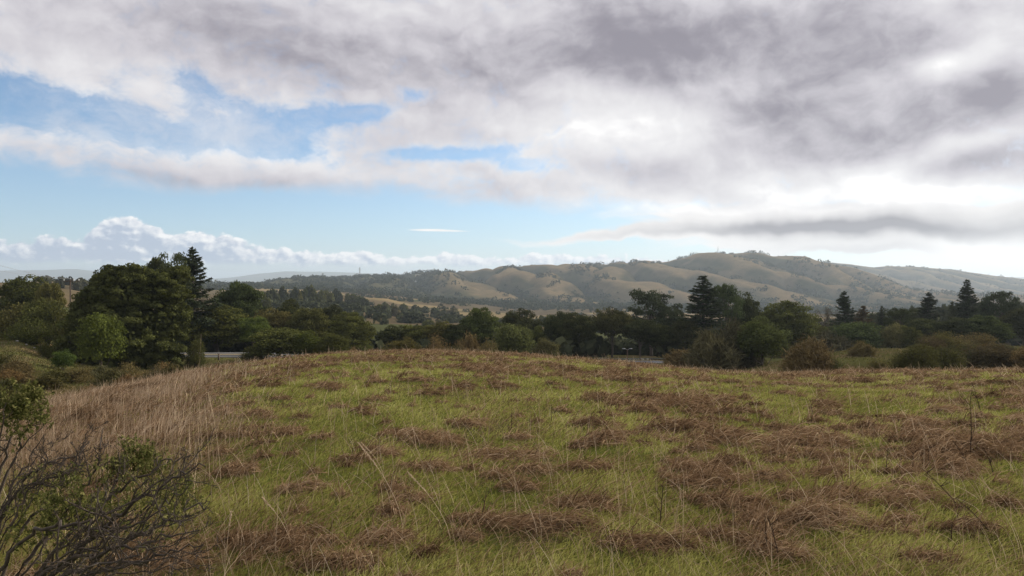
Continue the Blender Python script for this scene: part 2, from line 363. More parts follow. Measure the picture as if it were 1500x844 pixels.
# road: a slab with a level crown, a double yellow line and white edge lines
def road():
    p = np.linspace(60, 1075, 220); Yr, zr = road_at(p); X = (p - CX) / F * Yr
    m, nt, out = newmat('wet_asphalt'); b = N(nt, 'ShaderNodeBsdfPrincipled'); tc = N(nt, 'ShaderNodeTexCoord').outputs['Object']
    b.inputs['IOR'].default_value = 1.6; n1 = noise(nt, 40, 4, .7, tc); n2 = noise(nt, .12, 4, .5, tc)
    nt.links.new(ramp(nt, [(.3, (.04,) * 3), (.7, (.075, .073, .07))], n1), b.inputs['Base Color'])
    nt.links.new(mixc(nt, N(nt, 'ShaderNodeAttribute', attribute_name='tint').outputs['Fac'], (.95,) * 3, ramp(nt, [(.35, (.03,) * 3), (.65, (.09,) * 3)], n2)), b.inputs['Roughness']); nt.links.new(b.outputs[0], out.inputs[0])
    mb = MB(); offs = [(-3.6, -.5), (-3.6, 0), (0, .05), (3.6, 0), (3.6, -.5)]
    v = np.stack([np.stack([X, Yr + o, zr + h], 1) for o, h in offs], 1); k = len(offs); nn = len(p)
    i, j = np.meshgrid(np.arange(nn - 1), np.arange(k - 1), indexing='ij')
    f = np.stack([i * k + j, (i + 1) * k + j, (i + 1) * k + j + 1, i * k + j + 1], -1).reshape(-1, 4)
    mb.add(v.reshape(-1, 3), f4=f, tint=np.repeat(sstep(500, 800, p), k)); tag(link('road', mb.mesh('road', m)), kind='structure')
    mk = MB(); mw = MB()
    for tgt, o0, o1 in ((mk, -.25, -.1), (mk, .1, .25), (mw, -3.2, -3.08), (mw, 3.08, 3.2)):
        zz = lambda o: zr + .05 * (1 - abs(o) / 3.6) + .008
        v = np.stack([np.stack([X, Yr + o0, zz(o0)], 1), np.stack([X, Yr + o1, zz(o1)], 1)], 1).reshape(-1, 3); i = np.arange(nn - 1) * 2
        tgt.add(v, f4=np.stack([i, i + 2, i + 3, i + 1], 1))
    tag(link('road_centre_line', mk.mesh('road_centre_line', plain('yellow_road_paint', (.55, .36, .06), .5, .1, 5))), kind='structure')
    tag(link('road_edge_line', mw.mesh('road_edge_line', plain('white_road_paint', (.6, .6, .58), .5, .1, 5))), kind='structure')
# ------------------------------------------------------------------ meadow grass
def polar_roots(n, r0, r1f, smax=.76, smin=None):
    s = R.uniform(-smax if smin is None else smin, smax, n); cy = 2 * 1.65 / ((sil(CREST, px(s)) - HY) / F)
    Yd = r0 * (cy * r1f / r0) ** R.rand(n); return s * Yd, Yd
def curve_blades(X, Y, h, az, lean, k, curl=1.0):
    """k-point centre lines: rise, then bend over towards az; lean = horizontal reach / length"""
    t = np.linspace(0, 1, k)[None]; Z0 = height(X, Y) - .01
    reach = (h * lean)[:, None] * t ** (1 + .8 * curl); up = (h * np.sqrt(np.clip(1 - lean ** 2, .02, 1)))[:, None] * (t - .35 * curl * t ** 2 * lean[:, None])
    return np.stack([X[:, None] + np.cos(az)[:, None] * reach, Y[:, None] + np.sin(az)[:, None] * reach, Z0[:, None] + up], -1)
def meadow():
    # fresh green grass
    X, Y = polar_roots(720000, 3.0, 1.12)
    keep = R.rand(len(X)) > dryness(X, Y) * .93; X, Y = X[keep], Y[keep]; n = len(X)
    g = fbm(X / .8, Y / .8, 3); h = R.uniform(.025, .068, n) * (.6 + .9 * g) * (1 + .014 * Y)
    C = curve_blades(X, Y, h, R.normal(-.3, .9, n), np.clip(R.normal(.55, .22, n), .05, .93), 3)
    mb = MB(); tint = np.clip(.2 + .75 * (g - .2) + R.normal(0, .17, n) + .25 * (fbm(X / 3., Y / 3., 2) - .5), 0, 1)
    ribbons(mb, C, .0026 + .00075 * Y * R.uniform(.7, 1.2, n), tint)
    tag(link('green_grass', mb.mesh('green_grass', M_green)), 'short green grass growing between the matted tufts of the meadow', 'grass', kind='stuff')
    # matted straw of the tussocks, combed over by the wind
    mb = MB()
    for (x, y, rad, el, ang, flow, h) in tuss:
        if abs(x / y) > .8 or y < 2.4: continue
        n = int(16 + min(1100, 7000 * rad * math.sqrt(el) / y)); q = np.sqrt(R.rand(n)) * .92; th = R.uniform(0, 2 * PI, n)
        u = q * np.cos(th) * rad * el; v = q * np.sin(th) * rad; c, s_ = math.cos(ang), math.sin(ang)
        X = x + u * c - v * s_ - math.cos(flow) * rad * .35; Y = y + u * s_ + v * c - math.sin(flow) * rad * .35
        L = rad * R.uniform(.3, .95, n) + .04; az = flow + R.normal(0, .62, n); k = 5; t = np.linspace(0, 1, k)[None]
        rx = X[:, None] + np.cos(az)[:, None] * L[:, None] * t; ry = Y[:, None] + np.sin(az)[:, None] * L[:, None] * t
        wv = R.normal(0, .12, n)[:, None] * L[:, None] * np.sin(PI * t); rx = rx - np.sin(az)[:, None] * wv; ry = ry + np.cos(az)[:, None] * wv
        lift = R.gamma(1.3, .021, n)[:, None] + .01
        rz = height(rx.ravel(), ry.ravel()).reshape(rx.shape) + lift * np.sin(PI * np.clip(t * .9 + .05, 0, 1)) * (.6 + 1.5 * rad)
        wild = (R.rand(n) < .09)[:, None]; rz = rz + wild * t * R.uniform(.02, .16, n)[:, None]
        tone = R.normal(0, .1)
        ribbons(mb, np.stack([rx, ry, rz], -1), .0022 + .0008 * y * R.uniform(.5, 1.1, n), np.clip(R.normal(.45 + tone, .23, n) + .25 * (R.rand(n) < .06), 0, 1))
    # loose straw lying in the green
    X, Y = polar_roots(115000, 3.0, 1.15); d = dryness(X, Y); kp = R.rand(len(X)) < .2 + .6 * d + .45 * sstep(.45, .62, fbm(X / 1.7 + 3, Y / 1.7, 3)); X, Y = X[kp], Y[kp]; n = len(X)
    C = curve_blades(X, Y, R.uniform(.07, .2, n), R.normal(-.35, .8, n), np.clip(R.normal(.8, .17, n), .2, .98), 4, .8)
    ribbons(mb, C, .0018 + .0007 * Y * R.uniform(.5, 1.1, n), np.clip(R.normal(.47, .22, n), 0, 1))
    tag(link('matted_dry_grass', mb.mesh('matted_dry_grass', M_straw)), 'matted brown dry grass lying in wind-combed tufts over the meadow', 'dry grass', kind='stuff')
    # upright pale dry grass on the flank at the left and along the brow
    mb = MB(); X, Y = polar_roots(120000, 4.5, 1.35); s = X / Y; p = px(s)
    cy = 2 * 1.65 / ((sil(CREST, p) - HY) / F)
    wl = sstep(430, 230, p + 80 * (fbm(X / 2., Y / 2., 3) - .5)) * sstep(5.5, 9, Y) * (.1 + .95 * fbm(X / 1.3, Y / 1.3, 3)) ; wt = sstep(.8, 1.02, Y / cy) * .42 * (.3 + 1.2 * fbm(X / 2.2 + 5, Y / 2.2, 2))
    kp = R.rand(len(X)) < np.maximum(wl, wt); X, Y, wl = X[kp], Y[kp], wl[kp]; n = len(X)
    cl = fbm(X / .5 + 2, Y / .5, 3); h = (R.uniform(.08, .24, n) + wl * R.gamma(2., .075, n)) * (.35 + 1.15 * cl)
    C = curve_blades(X, Y, h, R.normal(.1, 1.1, n), np.clip(R.normal(.38, .28, n), .02, .95), 4, .8)
    ribbons(mb, C, .0020 + .00055 * Y * R.uniform(.4, 1.2, n), np.clip(.15 + .6 * fbm(X / .9, Y / .9, 3) + R.normal(0, .23, n), 0, 1))
    X, Y = polar_roots(9000, 3.2, 1.1); kp = R.rand(len(X)) < .35; X, Y = X[kp], Y[kp]; n = len(X)      # thin seed stems over the whole meadow
    C = curve_blades(X, Y, R.uniform(.2, .45, n), R.normal(2.4, .8, n), np.clip(R.normal(.5, .22, n), .05, .9), 5, .8)
    ribbons(mb, C, .0016 + .0004 * Y, np.clip(R.normal(.55, .2, n), 0, 1))
    tag(link('tall_dry_grass', mb.mesh('tall_dry_grass', M_tall)), 'pale upright dry grass along the brow of the meadow', 'dry grass', kind='stuff')
    # grass of the slopes behind the meadow
    mb = MB(); n = 150000; s = R.uniform(-.78, .78, n); Yd = 30 * (110 / 30) ** R.rand(n); X = s * Yd; Y = Yd
    cy = 2 * 1.65 / ((sil(CREST, px(s)) - HY) / F); Yr, _ = road_at(px(s)); kp = (Yd > cy * 1.1) & (np.abs(Yd - Yr) > 4.6); X, Y = X[kp], Y[kp]; n = len(X)
    g = fbm(X / 5., Y / 5., 3); C = curve_blades(X, Y, R.uniform(.1, .26, n), R.normal(0, 1.2, n), np.clip(R.normal(.5, .2, n), .1, .9), 3)
    ribbons(mb, C, .002 + .0011 * Y * R.uniform(.6, 1.1, n), np.clip(.75 * g + R.normal(.1, .2, n), 0, 1))
    m2 = leaf_mat('slope_grass_blades', [(0, (.07, .075, .025)), (.45, (.125, .118, .042)), (.8, (.18, .135, .075)), (1, (.27, .205, .13))], .2)
    tag(link('slope_grass', mb.mesh('slope_grass', m2)), 'rough olive and tan grass covering the slopes beyond the meadow', 'grass', kind='stuff')
# single dry stalks and dead weeds standing out of the meadow
def stalk(x, y, hgt, lean, az, label, seed=True):
    z = H1(x, y); t = thing('grass_stalk', label, 'grass stalk', (x, y, z), 'tall single grass stalks')
    k = np.linspace(0, 1, 9); mb = MB(); pts = np.stack([np.cos(az) * lean * hgt * k ** 1.7, np.sin(az) * lean * hgt * k ** 1.7, hgt * (k - .12 * lean * k ** 2)], 1)
    tube(mb, pts, np.linspace(.0022, .0009, 9), 5, .75); link('stem', mb.mesh('stem', M_tall), t)
    mb = MB(); a = pts[6]; b = pts[8]; n = 90; u = R.rand(n)[:, None]; P = a + (b - a) * (u * 1.15) + R.normal(0, .002, (n, 3))
    T = unit(np.tile(b - a, (n, 1)) + R.normal(0, .25, (n, 3)) * np.linalg.norm(b - a)); leaves(mb, P, R.normal(size=(n, 3)), .011, .0022, np.full(n, .8), T)
    link('seed_head', mb.mesh('seed_head', M_tall), t)
def weed(x, y, hgt, lean, az, label, nb=5, dark=True):
    z = H1(x, y); mb = MB(); k = np.linspace(0, 1, 8)
    pts = np.stack([np.cos(az) * lean * hgt * k ** 1.3, np.sin(az) * lean * hgt * k ** 1.3, hgt * k], 1) + np.cumsum(R.normal(0, .008, (8, 3)) * hgt, 0) * np.array([1, 1, .2])
    pts[0] = (0, 0, -.02)
    tube(mb, pts, np.linspace(.0065, .0022, 8) * (.7 + .4 * hgt), 5, R.uniform(.2, .5))
    for q in range(nb):
        i = R.randint(2, 7); d = unit(np.array([R.normal(), R.normal(), R.uniform(.4, 1.3)])); L = hgt * R.uniform(.1, .3); kk = np.linspace(0, 1, 5)[:, None]
        b = pts[i] + d * L * kk + np.array([0, 0, 1]) * L * .25 * kk ** 2
        tube(mb, b, np.linspace(.0032, .0013, 5), 4, R.uniform(.2, .5))
        for w in range(R.randint(0, 3)):
            d2 = unit(d + R.normal(0, .6, 3)); tube(mb, b[2] + d2 * L * .4 * np.linspace(0, 1, 3)[:, None], np.linspace(.0014, .0007, 3), 4, .3)
    o = link('dead_weed', mb.mesh('dead_weed', M_weed), None, (x, y, z)); tag(o, label, 'dead weed', 'dead weed stems standing in the meadow')
M_weed = leaf_mat('dead_stem', [(0, (.03, .022, .017)), (.5, (.085, .058, .04)), (1, (.3, .23, .16))], .0)
def singles():
    for (a, b, hp, lean, az, lab) in [
        (306, 702, 112, .06, PI, 'tall pale stalk standing upright beside the burnt shrub, the straighter of two'),
        (322, 700, 128, .13, PI, 'tall pale stalk leaning over beside the burnt shrub, the taller of two'),
        (213, 628, 75, .03, 0, 'slim pale stalk rising from the dry grass above the leafy tuft of the burnt shrub'),
        (292, 545, 55, .05, 1, 'lone pale stalk sticking up at the meadow brow beside the big oak'),
        (562, 705, 58, .55, PI, 'bent pale stalk arching over green grass in the middle of the meadow'),
        (590, 782, 130, .55, 2.8, 'long pale stalk arching towards the camera at the bottom middle'),
        (660, 800, 105, .6, 2.9, 'long thin pale stalk leaning over dark matted straw at the bottom middle'),
        (425, 805, 75, .6, 2.9, 'curved pale stalk beside pale green sprouts in the bottom corner of the meadow'),
        (330, 822, 70, .1, .3, 'short straight pale stalk close to the tips of the burnt branches')]:
        x, y = at(a, b); stalk(x, y, hp / F * y, lean, az, lab)
    for (a, b, hp, lean, az, nb, lab) in [
        (1142, 822, 55, .25, 2.6, 6, 'dark forked weed stem at the bottom edge of the meadow, in matted straw'),
        (1125, 815, 50, .1, 2.6, 3, 'dark straight weed stem beside the forked one at the bottom edge'),
        (1440, 612, 48, .22, 2.7, 5, 'dark weed stem with side twigs behind the large dry tuft on the far flank'),
        (1422, 670, 92, .02, .3, 5, 'tallest straight dark weed stem near the edge of the meadow'),
        (1362, 682, 34, .05, .2, 3, 'thin short weed stem just before the tallest dark stem'),
        (1425, 690, 45, .5, 2.7, 4, 'dark weed stem leaning towards the tallest straight stem'),
        (1458, 695, 40, .3, 2.7, 3, 'dark weed stem leaning at the outer edge of the meadow'),
        (1300, 690, 36, .03, .2, 2, 'thin straight weed stem standing alone in bright green grass'),
        (1338, 690, 32, .04, .2, 2, 'thin straight weed stem between the lone stem and the tallest stem'),
        (1190, 622, 30, .02, .2, 2, 'small straight weed stem above the paired dry tufts'),
        (968, 772, 62, .04, .2, 3, 'dark straight weed stem rising from straw in the lower middle'),
        (748, 628, 30, .02, .2, 2, 'tiny straight weed stem in the open green middle of the meadow'),
        (808, 618, 26, .03, .2, 2, 'tiny weed stem beside the open green patch in mid meadow'),
        (705, 770, 50, .1, .2, 4, 'twiggy dark weed stem in front of a wide straw mat'),
        (1410, 755, 60, .85, 2.8, 6, 'long dark fallen weed stem lying over the big straw mat'),
        (1395, 800, 30, .1, .2, 4, 'short twiggy weed stem at the bottom edge among fallen stems'),
        (1455, 790, 50, .9, 2.8, 6, 'forked dark fallen stem at the bottom corner of the meadow')]:
        x, y = at(a, b); weed(x, y, hp / F * y * 1.05, lean, az, lab, nb)

# ------------------------------------------------------------------ trees
def rnd_dir(n, zmin=-1.): 
    z = R.uniform(zmin, 1, n); a = R.uniform(0, 2 * PI, n); r = np.sqrt(1 - z * z); return np.stack([r * np.cos(a), r * np.sin(a), z], 1)
def make_crown(w, h, z0, nlobe, nleaf, leaf, lobe=.2, flat=.75, open_=0., kind='dome', mat=None, seed=0):
    """unit-free crown mesh about (0,0): lobes over an uneven ellipsoid; returns mesh and lobe centres"""
    st = R.get_state(); R.seed(seed + 100); mb = MB(); hw = w / 2; hh = (h - z0) / 2; cz = z0 + hh
    big = rnd_dir(9, -.3); amp = R.uniform(-.16, .2, 9)
    d = rnd_dir(nlobe, -.75 if kind == 'dome' else -.5)
    rr = 1 + ((np.clip(d @ big.T, 0, 1) ** 4) * amp).sum(1)
    rr = rr * np.where(R.rand(nlobe) < .28, R.uniform(.35, .8, nlobe), R.uniform(.84, 1.03, nlobe))
    if kind == 'dome':      # wide skirts: push the low lobes out
        d2 = d.copy(); lo = d2[:, 2] < .1; f = 1 / np.maximum(np.hypot(d2[:, 0], d2[:, 1]), .3); d2[lo, 0] *= f[lo] * .96; d2[lo, 1] *= f[lo] * .96; d = d2
    lr = lobe * w * R.uniform(.6, 1.25, nlobe) * .5
    C = np.stack([d[:, 0] * rr * (hw - lr * .7), d[:, 1] * rr * (hw - lr * .7), cz + d[:, 2] * rr * (hh - lr * .6 * flat)], 1)
    if kind == 'umbrella':
        C[:, 2] = np.where(R.rand(nlobe) < .55, C[:, 2], cz + hh * R.uniform(-.9, .8, nlobe))
    if open_ > 0:
        k = R.rand(nlobe) > open_; C = C[k]; lr = lr[k]
    for c, r_ in zip(C, lr):
        n = int(nleaf * R.uniform(.7, 1.3)); u = rnd_dir(n, -.55); q = R.rand(n) ** .33
        wob = 1 + .35 * (vnoise(u[:, 0] * 2.2 + c[0], u[:, 2] * 2.2 + u[:, 1] * 1.7 + c[1]) - .5)
        P = c + u * (r_ * q * wob)[:, None] * np.array([1, 1, flat]); P[:, 2] = np.maximum(P[:, 2], .03)
        ti = np.clip(R.normal(.5, .2) + R.normal(0, .17, n) + .15 * (u[:, 2] > .4) * R.rand(n), 0, 1)
        leaves(mb, P, u + R.normal(0, .75, (n, 3)), leaf * R.uniform(.6, 1.3, n), leaf * R.uniform(.35, .75, n), ti)
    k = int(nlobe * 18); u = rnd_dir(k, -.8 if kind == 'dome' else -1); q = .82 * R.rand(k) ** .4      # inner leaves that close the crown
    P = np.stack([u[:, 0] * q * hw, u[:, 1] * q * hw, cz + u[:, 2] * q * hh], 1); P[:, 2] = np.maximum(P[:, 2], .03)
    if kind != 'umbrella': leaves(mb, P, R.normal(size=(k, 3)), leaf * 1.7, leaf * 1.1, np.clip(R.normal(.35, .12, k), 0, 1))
    me = mb.mesh('crown', mat or M_leaf); R.set_state(st); return me, C
def make_trunk(h, r, targets, seed=0, lean=0.):
    st = R.get_state(); R.seed(seed + 500); mb = MB(); n = 7; k = np.linspace(0, 1, n)
    top = h * .55; pts = np.stack([lean * k + np.cumsum(R.normal(0, .02 * h, n) * .3), np.cumsum(R.normal(0, .02 * h, n) * .3), -.4 + (top + .4) * k], 1)
    tube(mb, pts, r * np.linspace(1.2, .5, n), 8)
    for c in targets:
        i = R.randint(1, n); p0 = pts[i]; m = (p0 + c) / 2 + R.normal(0, .06 * h, 3); t = np.linspace(0, 1, 6)[:, None]
        b = (1 - t) ** 2 * p0 + 2 * t * (1 - t) * m + t ** 2 * np.asarray(c); tube(mb, b, r * np.linspace(.45, .1, 6), 5)
    me = mb.mesh('trunk', M_bark); R.set_state(st); return me
def make_conifer(h, w, seed, ragged=.25, z0=.06, dens=1., sweep=-.25, leaf=.3):
    st = R.get_state(); R.seed(seed + 900); mb = MB(); tk = MB(); n = 9; k = np.linspace(0, 1, n)
    tr = np.stack([np.cumsum(R.normal(0, .006 * h, n)), np.cumsum(R.normal(0, .006 * h, n)), -.4 + (h * .985 + .4) * k], 1)
    tube(tk, tr, .017 * h * (1 - k) ** .9 + .012, 7)
    zz = h * z0
    while zz < h * .985:
        f = (zz / h - z0) / (1 - z0); L0 = w * .5 * ((1 - f) ** .8 * (.55 + .45 * min(1, f * 4)) + .03)
        base = np.array([np.interp(zz, tr[:, 2], tr[:, 0]), np.interp(zz, tr[:, 2], tr[:, 1]), zz]); a0 = R.uniform(0, 6.28)
        nbr = 5 if f < .85 else 4
        for b in range(nbr):
            if R.rand() < ragged * .6: continue
            a = a0 + b * 2 * PI / nbr + R.normal(0, .25); L = L0 * R.uniform(1 - ragged, 1 + ragged * .8); t = np.linspace(0, 1, 5)
            dz = L * (sweep * t + (.42 if f > .6 else .28) * t ** 2.2 + R.normal(0, .06))
            br = base + np.stack([np.cos(a) * L * t, np.sin(a) * L * t, dz], 1); tube(tk, br, np.linspace(.006, .002, 5) * h * .6, 4)
            m = int((5 + 15 * L) * dens); u = R.rand(m) ** .75; bx = np.interp(u, t, br[:, 0]); by = np.interp(u, t, br[:, 1]); bz = np.interp(u, t, br[:, 2])
            sd = R.normal(0, 1, m) * L * .21 * (1.15 - .8 * u); P = np.stack([bx - np.sin(a) * sd, by + np.cos(a) * sd, bz - np.abs(sd) * .25 - R.rand(m) * .10 * L], 1)
            T = np.stack([np.cos(a) - np.sin(a) * np.sign(sd) * .8, np.sin(a) + np.cos(a) * np.sign(sd) * .8, R.normal(-.15, .3, m)], 1)
            leaves(mb, P, np.array([0, 0, 1.]) + R.normal(0, .55, (m, 3)), leaf * R.uniform(.6, 1.4, m), leaf * R.uniform(.22, .42, m), np.clip(R.normal(.45, .2, m) + .2 * (u > .8), 0, 1), T)
        zz += h * R.uniform(.023, .038) * (1.15 - .5 * f)
    a = mb.mesh('crown', M_needle), tk.mesh('trunk', M_bark); R.set_state(st); return a
def make_bare(h, w, seed, depth=5, leafy=0., r0=.02):
    st = R.get_state(); R.seed(seed + 1300); tk = MB(); tips = []
    def grow(p, d, L, r, k):
        n = 4; pts = [p]
        for i in range(n):
            d = unit(d + R.normal(0, .16, 3) + np.array([0, 0, .05])); pts.append(pts[-1] + d * L / n)
        tube(tk, np.array(pts), np.linspace(r, r * .62, n + 1), 6 if k < 2 else 4)
        if k >= depth: tips.append(pts[-1]); tips.append(pts[2]); return
        for q in range(R.randint(2, 4)):
            grow(pts[-1] if q < 2 else pts[R.randint(2, 4)], unit(d * .8 + R.normal(0, .62, 3) * np.array([w / h * 1.4, w / h * 1.4, .6]) + np.array([0, 0, .12])), L * R.uniform(.62, .85), r * .6, k + 1)
    grow(np.array([0, 0, -.3]), np.array([0, 0, 1.]), h * .3, r0 * h, 0)
    trunk = tk.mesh('trunk', M_bark); tips = np.array(tips); mb = MB()
    n = len(tips) * 5; P = np.repeat(tips, 5, 0) + R.normal(0, .035 * h, (n, 3))
    leaves(mb, P, R.normal(size=(n, 3)), h * .034 * R.uniform(.5, 1.2, n), h * .0045, np.clip(R.normal(.5, .2, n), 0, 1), np.array([0, 0, .8]) + R.normal(0, .8, (n, 3)))
    a = mb.mesh('twigs', M_twig); R.set_state(st); return a, trunk
def make_thicket(w, h, seed, n=520, leaf=.078, thin=True):
    """twiggy shrub: fans of stems that end in sprays of thin twigs / small leaves"""
    st = R.get_state(); R.seed(seed + 1700); tk = MB(); mb = MB(); lob = R.uniform(.42, 1.12, 18)
    for i in range(n):
        d = rnd_dir(1, .02)[0]; k = (int((math.atan2(d[1], d[0]) + PI) / (2 * PI) * 9) * 2 + (d[2] > .45)) % 18
        e = np.array([d[0] * w * .5, d[1] * w * .5, h * (.12 + .88 * d[2])]) * lob[k] * R.uniform(.72, 1.04); b = np.array([d[0], d[1], 0]) * w * .16 * R.rand()
        m = (b + e) / 2 + np.array([0, 0, -.08 * h]) + R.normal(0, .05 * w, 3); t = np.linspace(0, 1, 5)[:, None]; c = (1 - t) ** 2 * b + 2 * t * (1 - t) * m + t ** 2 * e
        if i % 3 == 0: tube(tk, c, np.linspace(.011, .003, 5) * h, 4)
        q = R.randint(14, 24) if thin else R.randint(14, 26); P = e + R.normal(0, .075 * w, (q, 3)) * np.array([1, 1, .8]); P[:, 2] = np.maximum(P[:, 2], .02)
        T = unit(e - b)[None] + R.normal(0, .55, (q, 3)) + np.array([0, 0, .35])
        leaves(mb, P, R.normal(size=(q, 3)), leaf * R.uniform(.6, 1.5, q) * (2.0 if thin else 1.), leaf * (.22 if thin else .5) * R.uniform(.7, 1.2, q), np.clip(R.normal(.5, .1) + R.normal(0, .17, q), 0, 1), T)
    a = mb.mesh('twigs' if thin else 'crown', M_twig if thin else M_leaf), tk.mesh('stems', M_bark); R.set_state(st); return a
# prototype meshes, all 10 m (trees) or 2 m (shrubs) tall and wide: scaled per tree on its root
PROTO = {}
def proto():
    for i in range(5):
        c, L = make_crown(10, 10, .3 if i < 3 else 1.6, 105, 115, .18, .25, .62, .0, 'dome', seed=i)
        PROTO['oak%d' % i] = [('crown', c), ('trunk', make_trunk(9, .30, L[R.choice(len(L), 14, False)], i))]
    for i in range(3):
        c, L = make_crown(10, 10, 4.2 - .5 * i, 74, 120, .16, .26, .5, .05, 'umbrella', seed=20 + i)
        PROTO['pine%d' % i] = [('crown', c), ('trunk', make_trunk(12, .26, L[R.choice(len(L), 20, False)], 20 + i))]
    for i in range(3):      # tall open oaks with visible trunks
        c, L = make_crown(10, 10, 1.8, 95, 110, .18, .25, .62, .0, 'open', seed=40 + i)
        PROTO['open%d' % i] = [('crown', c), ('trunk', make_trunk(9, .24, L[R.choice(len(L), 18, False)], 40 + i))]
    for i in range(2):      # crowns lifted clear of the ground, trunks seen against the road
        c, L = make_crown(10, 10, 3.7, 85, 110, .18, .26, .62, .0, 'open', seed=50 + i)
        PROTO['lift%d' % i] = [('crown', c), ('trunk', make_trunk(9, .24, L[R.choice(len(L), 16, False)], 50 + i))]
    for i in range(3):
        a, t = make_conifer(10, 5.6, i, [.22, .4, .3][i], [.05, .12, .1][i], 2.3, leaf=.21)
        PROTO['fir%d' % i] = [('crown', a), ('trunk', t)]
    a, t = make_conifer(10, 4.6, 7, .55, .2, .95, leaf=.2); PROTO['spar'] = [('crown', a), ('trunk', t)]
    for i in range(2):
        a, t = make_bare(10, 7, i, 5); PROTO['bare%d' % i] = [('twigs', a), ('trunk', t)]
    for i in range(3):
        a, t = make_thicket(2, 2, i); PROTO['twig%d' % i] = [('twigs', a), ('stems', t)]
    for i in range(4):
        a, t = make_thicket(2, 2, 10 + i, 380, .05, False); PROTO['bush%d' % i] = [('crown', a), ('stems', t)]
    for i in range(3):
        c, L = make_crown(2, 2, .05, 70, 75, .045, .36, .8, 0, 'dome', seed=60 + i)
        PROTO['leafy%d' % i] = [('crown', c), ('stems', make_trunk(1.8, .04, L[:10], 60 + i))]
OLIVE = (.086, .088, .029); DARK = (.050, .056, .023); LIME = (.095, .108, .030); FIR = (.045, .056, .032); RUST = (.17, .115, .055)
GREY = (.105, .096, .054); BROWN = (.155, .12, .058); COYO = (.13, .115, .048); MOSS = (.112, .106, .038); DEADF = (.10, .074, .042)
def plant(kind, pxx, ytop, wpx, Yd, col, name, label, cat, group=None, keep_road=True, base=None, jit=.12):
    if keep_road:
        Yr, _ = road_at(pxx)
        if abs(Yd - Yr) < 7: Yd = Yr + 7.5
    X = (pxx - CX) / F * Yd; z = H1(X, Yd) - .05; top = (HY - ytop) / F * Yd; h = max(top - z, .4); w = wpx / F * Yd
    unit_h, unit_w = (2., 2.) if kind[:4] in ('twig', 'bush', 'leaf') else (10., 5.6 if kind.startswith('fir') else 4.6 if kind == 'spar' else 10.)
    if kind.startswith('twig'): w *= 1.06
    if kind.startswith('bare'): unit_h, unit_w = 9.4, 8.
    rz = R.uniform(0, 6.28)
    o = thing(name, label, cat, (X, Yd, z), group, rz, (w / unit_w, w / unit_w, h / unit_h))
    for pn, me in PROTO[kind]:
        c = link(pn, me, o); f = 1 + R.uniform(-jit, jit); c.color = (*[k * f * (1 + R.uniform(-.05, .05)) for k in col], 1) if pn in ('crown', 'twigs') else (1, 1, 1, 1)
    return o
OAK, FIRN, SH = ('oak_tree', 'oak tree'), ('fir_tree', 'fir tree'), ('shrub', 'shrub')
PINE = ('pine_tree', 'pine tree'); BARE = ('bare_tree', 'bare tree')
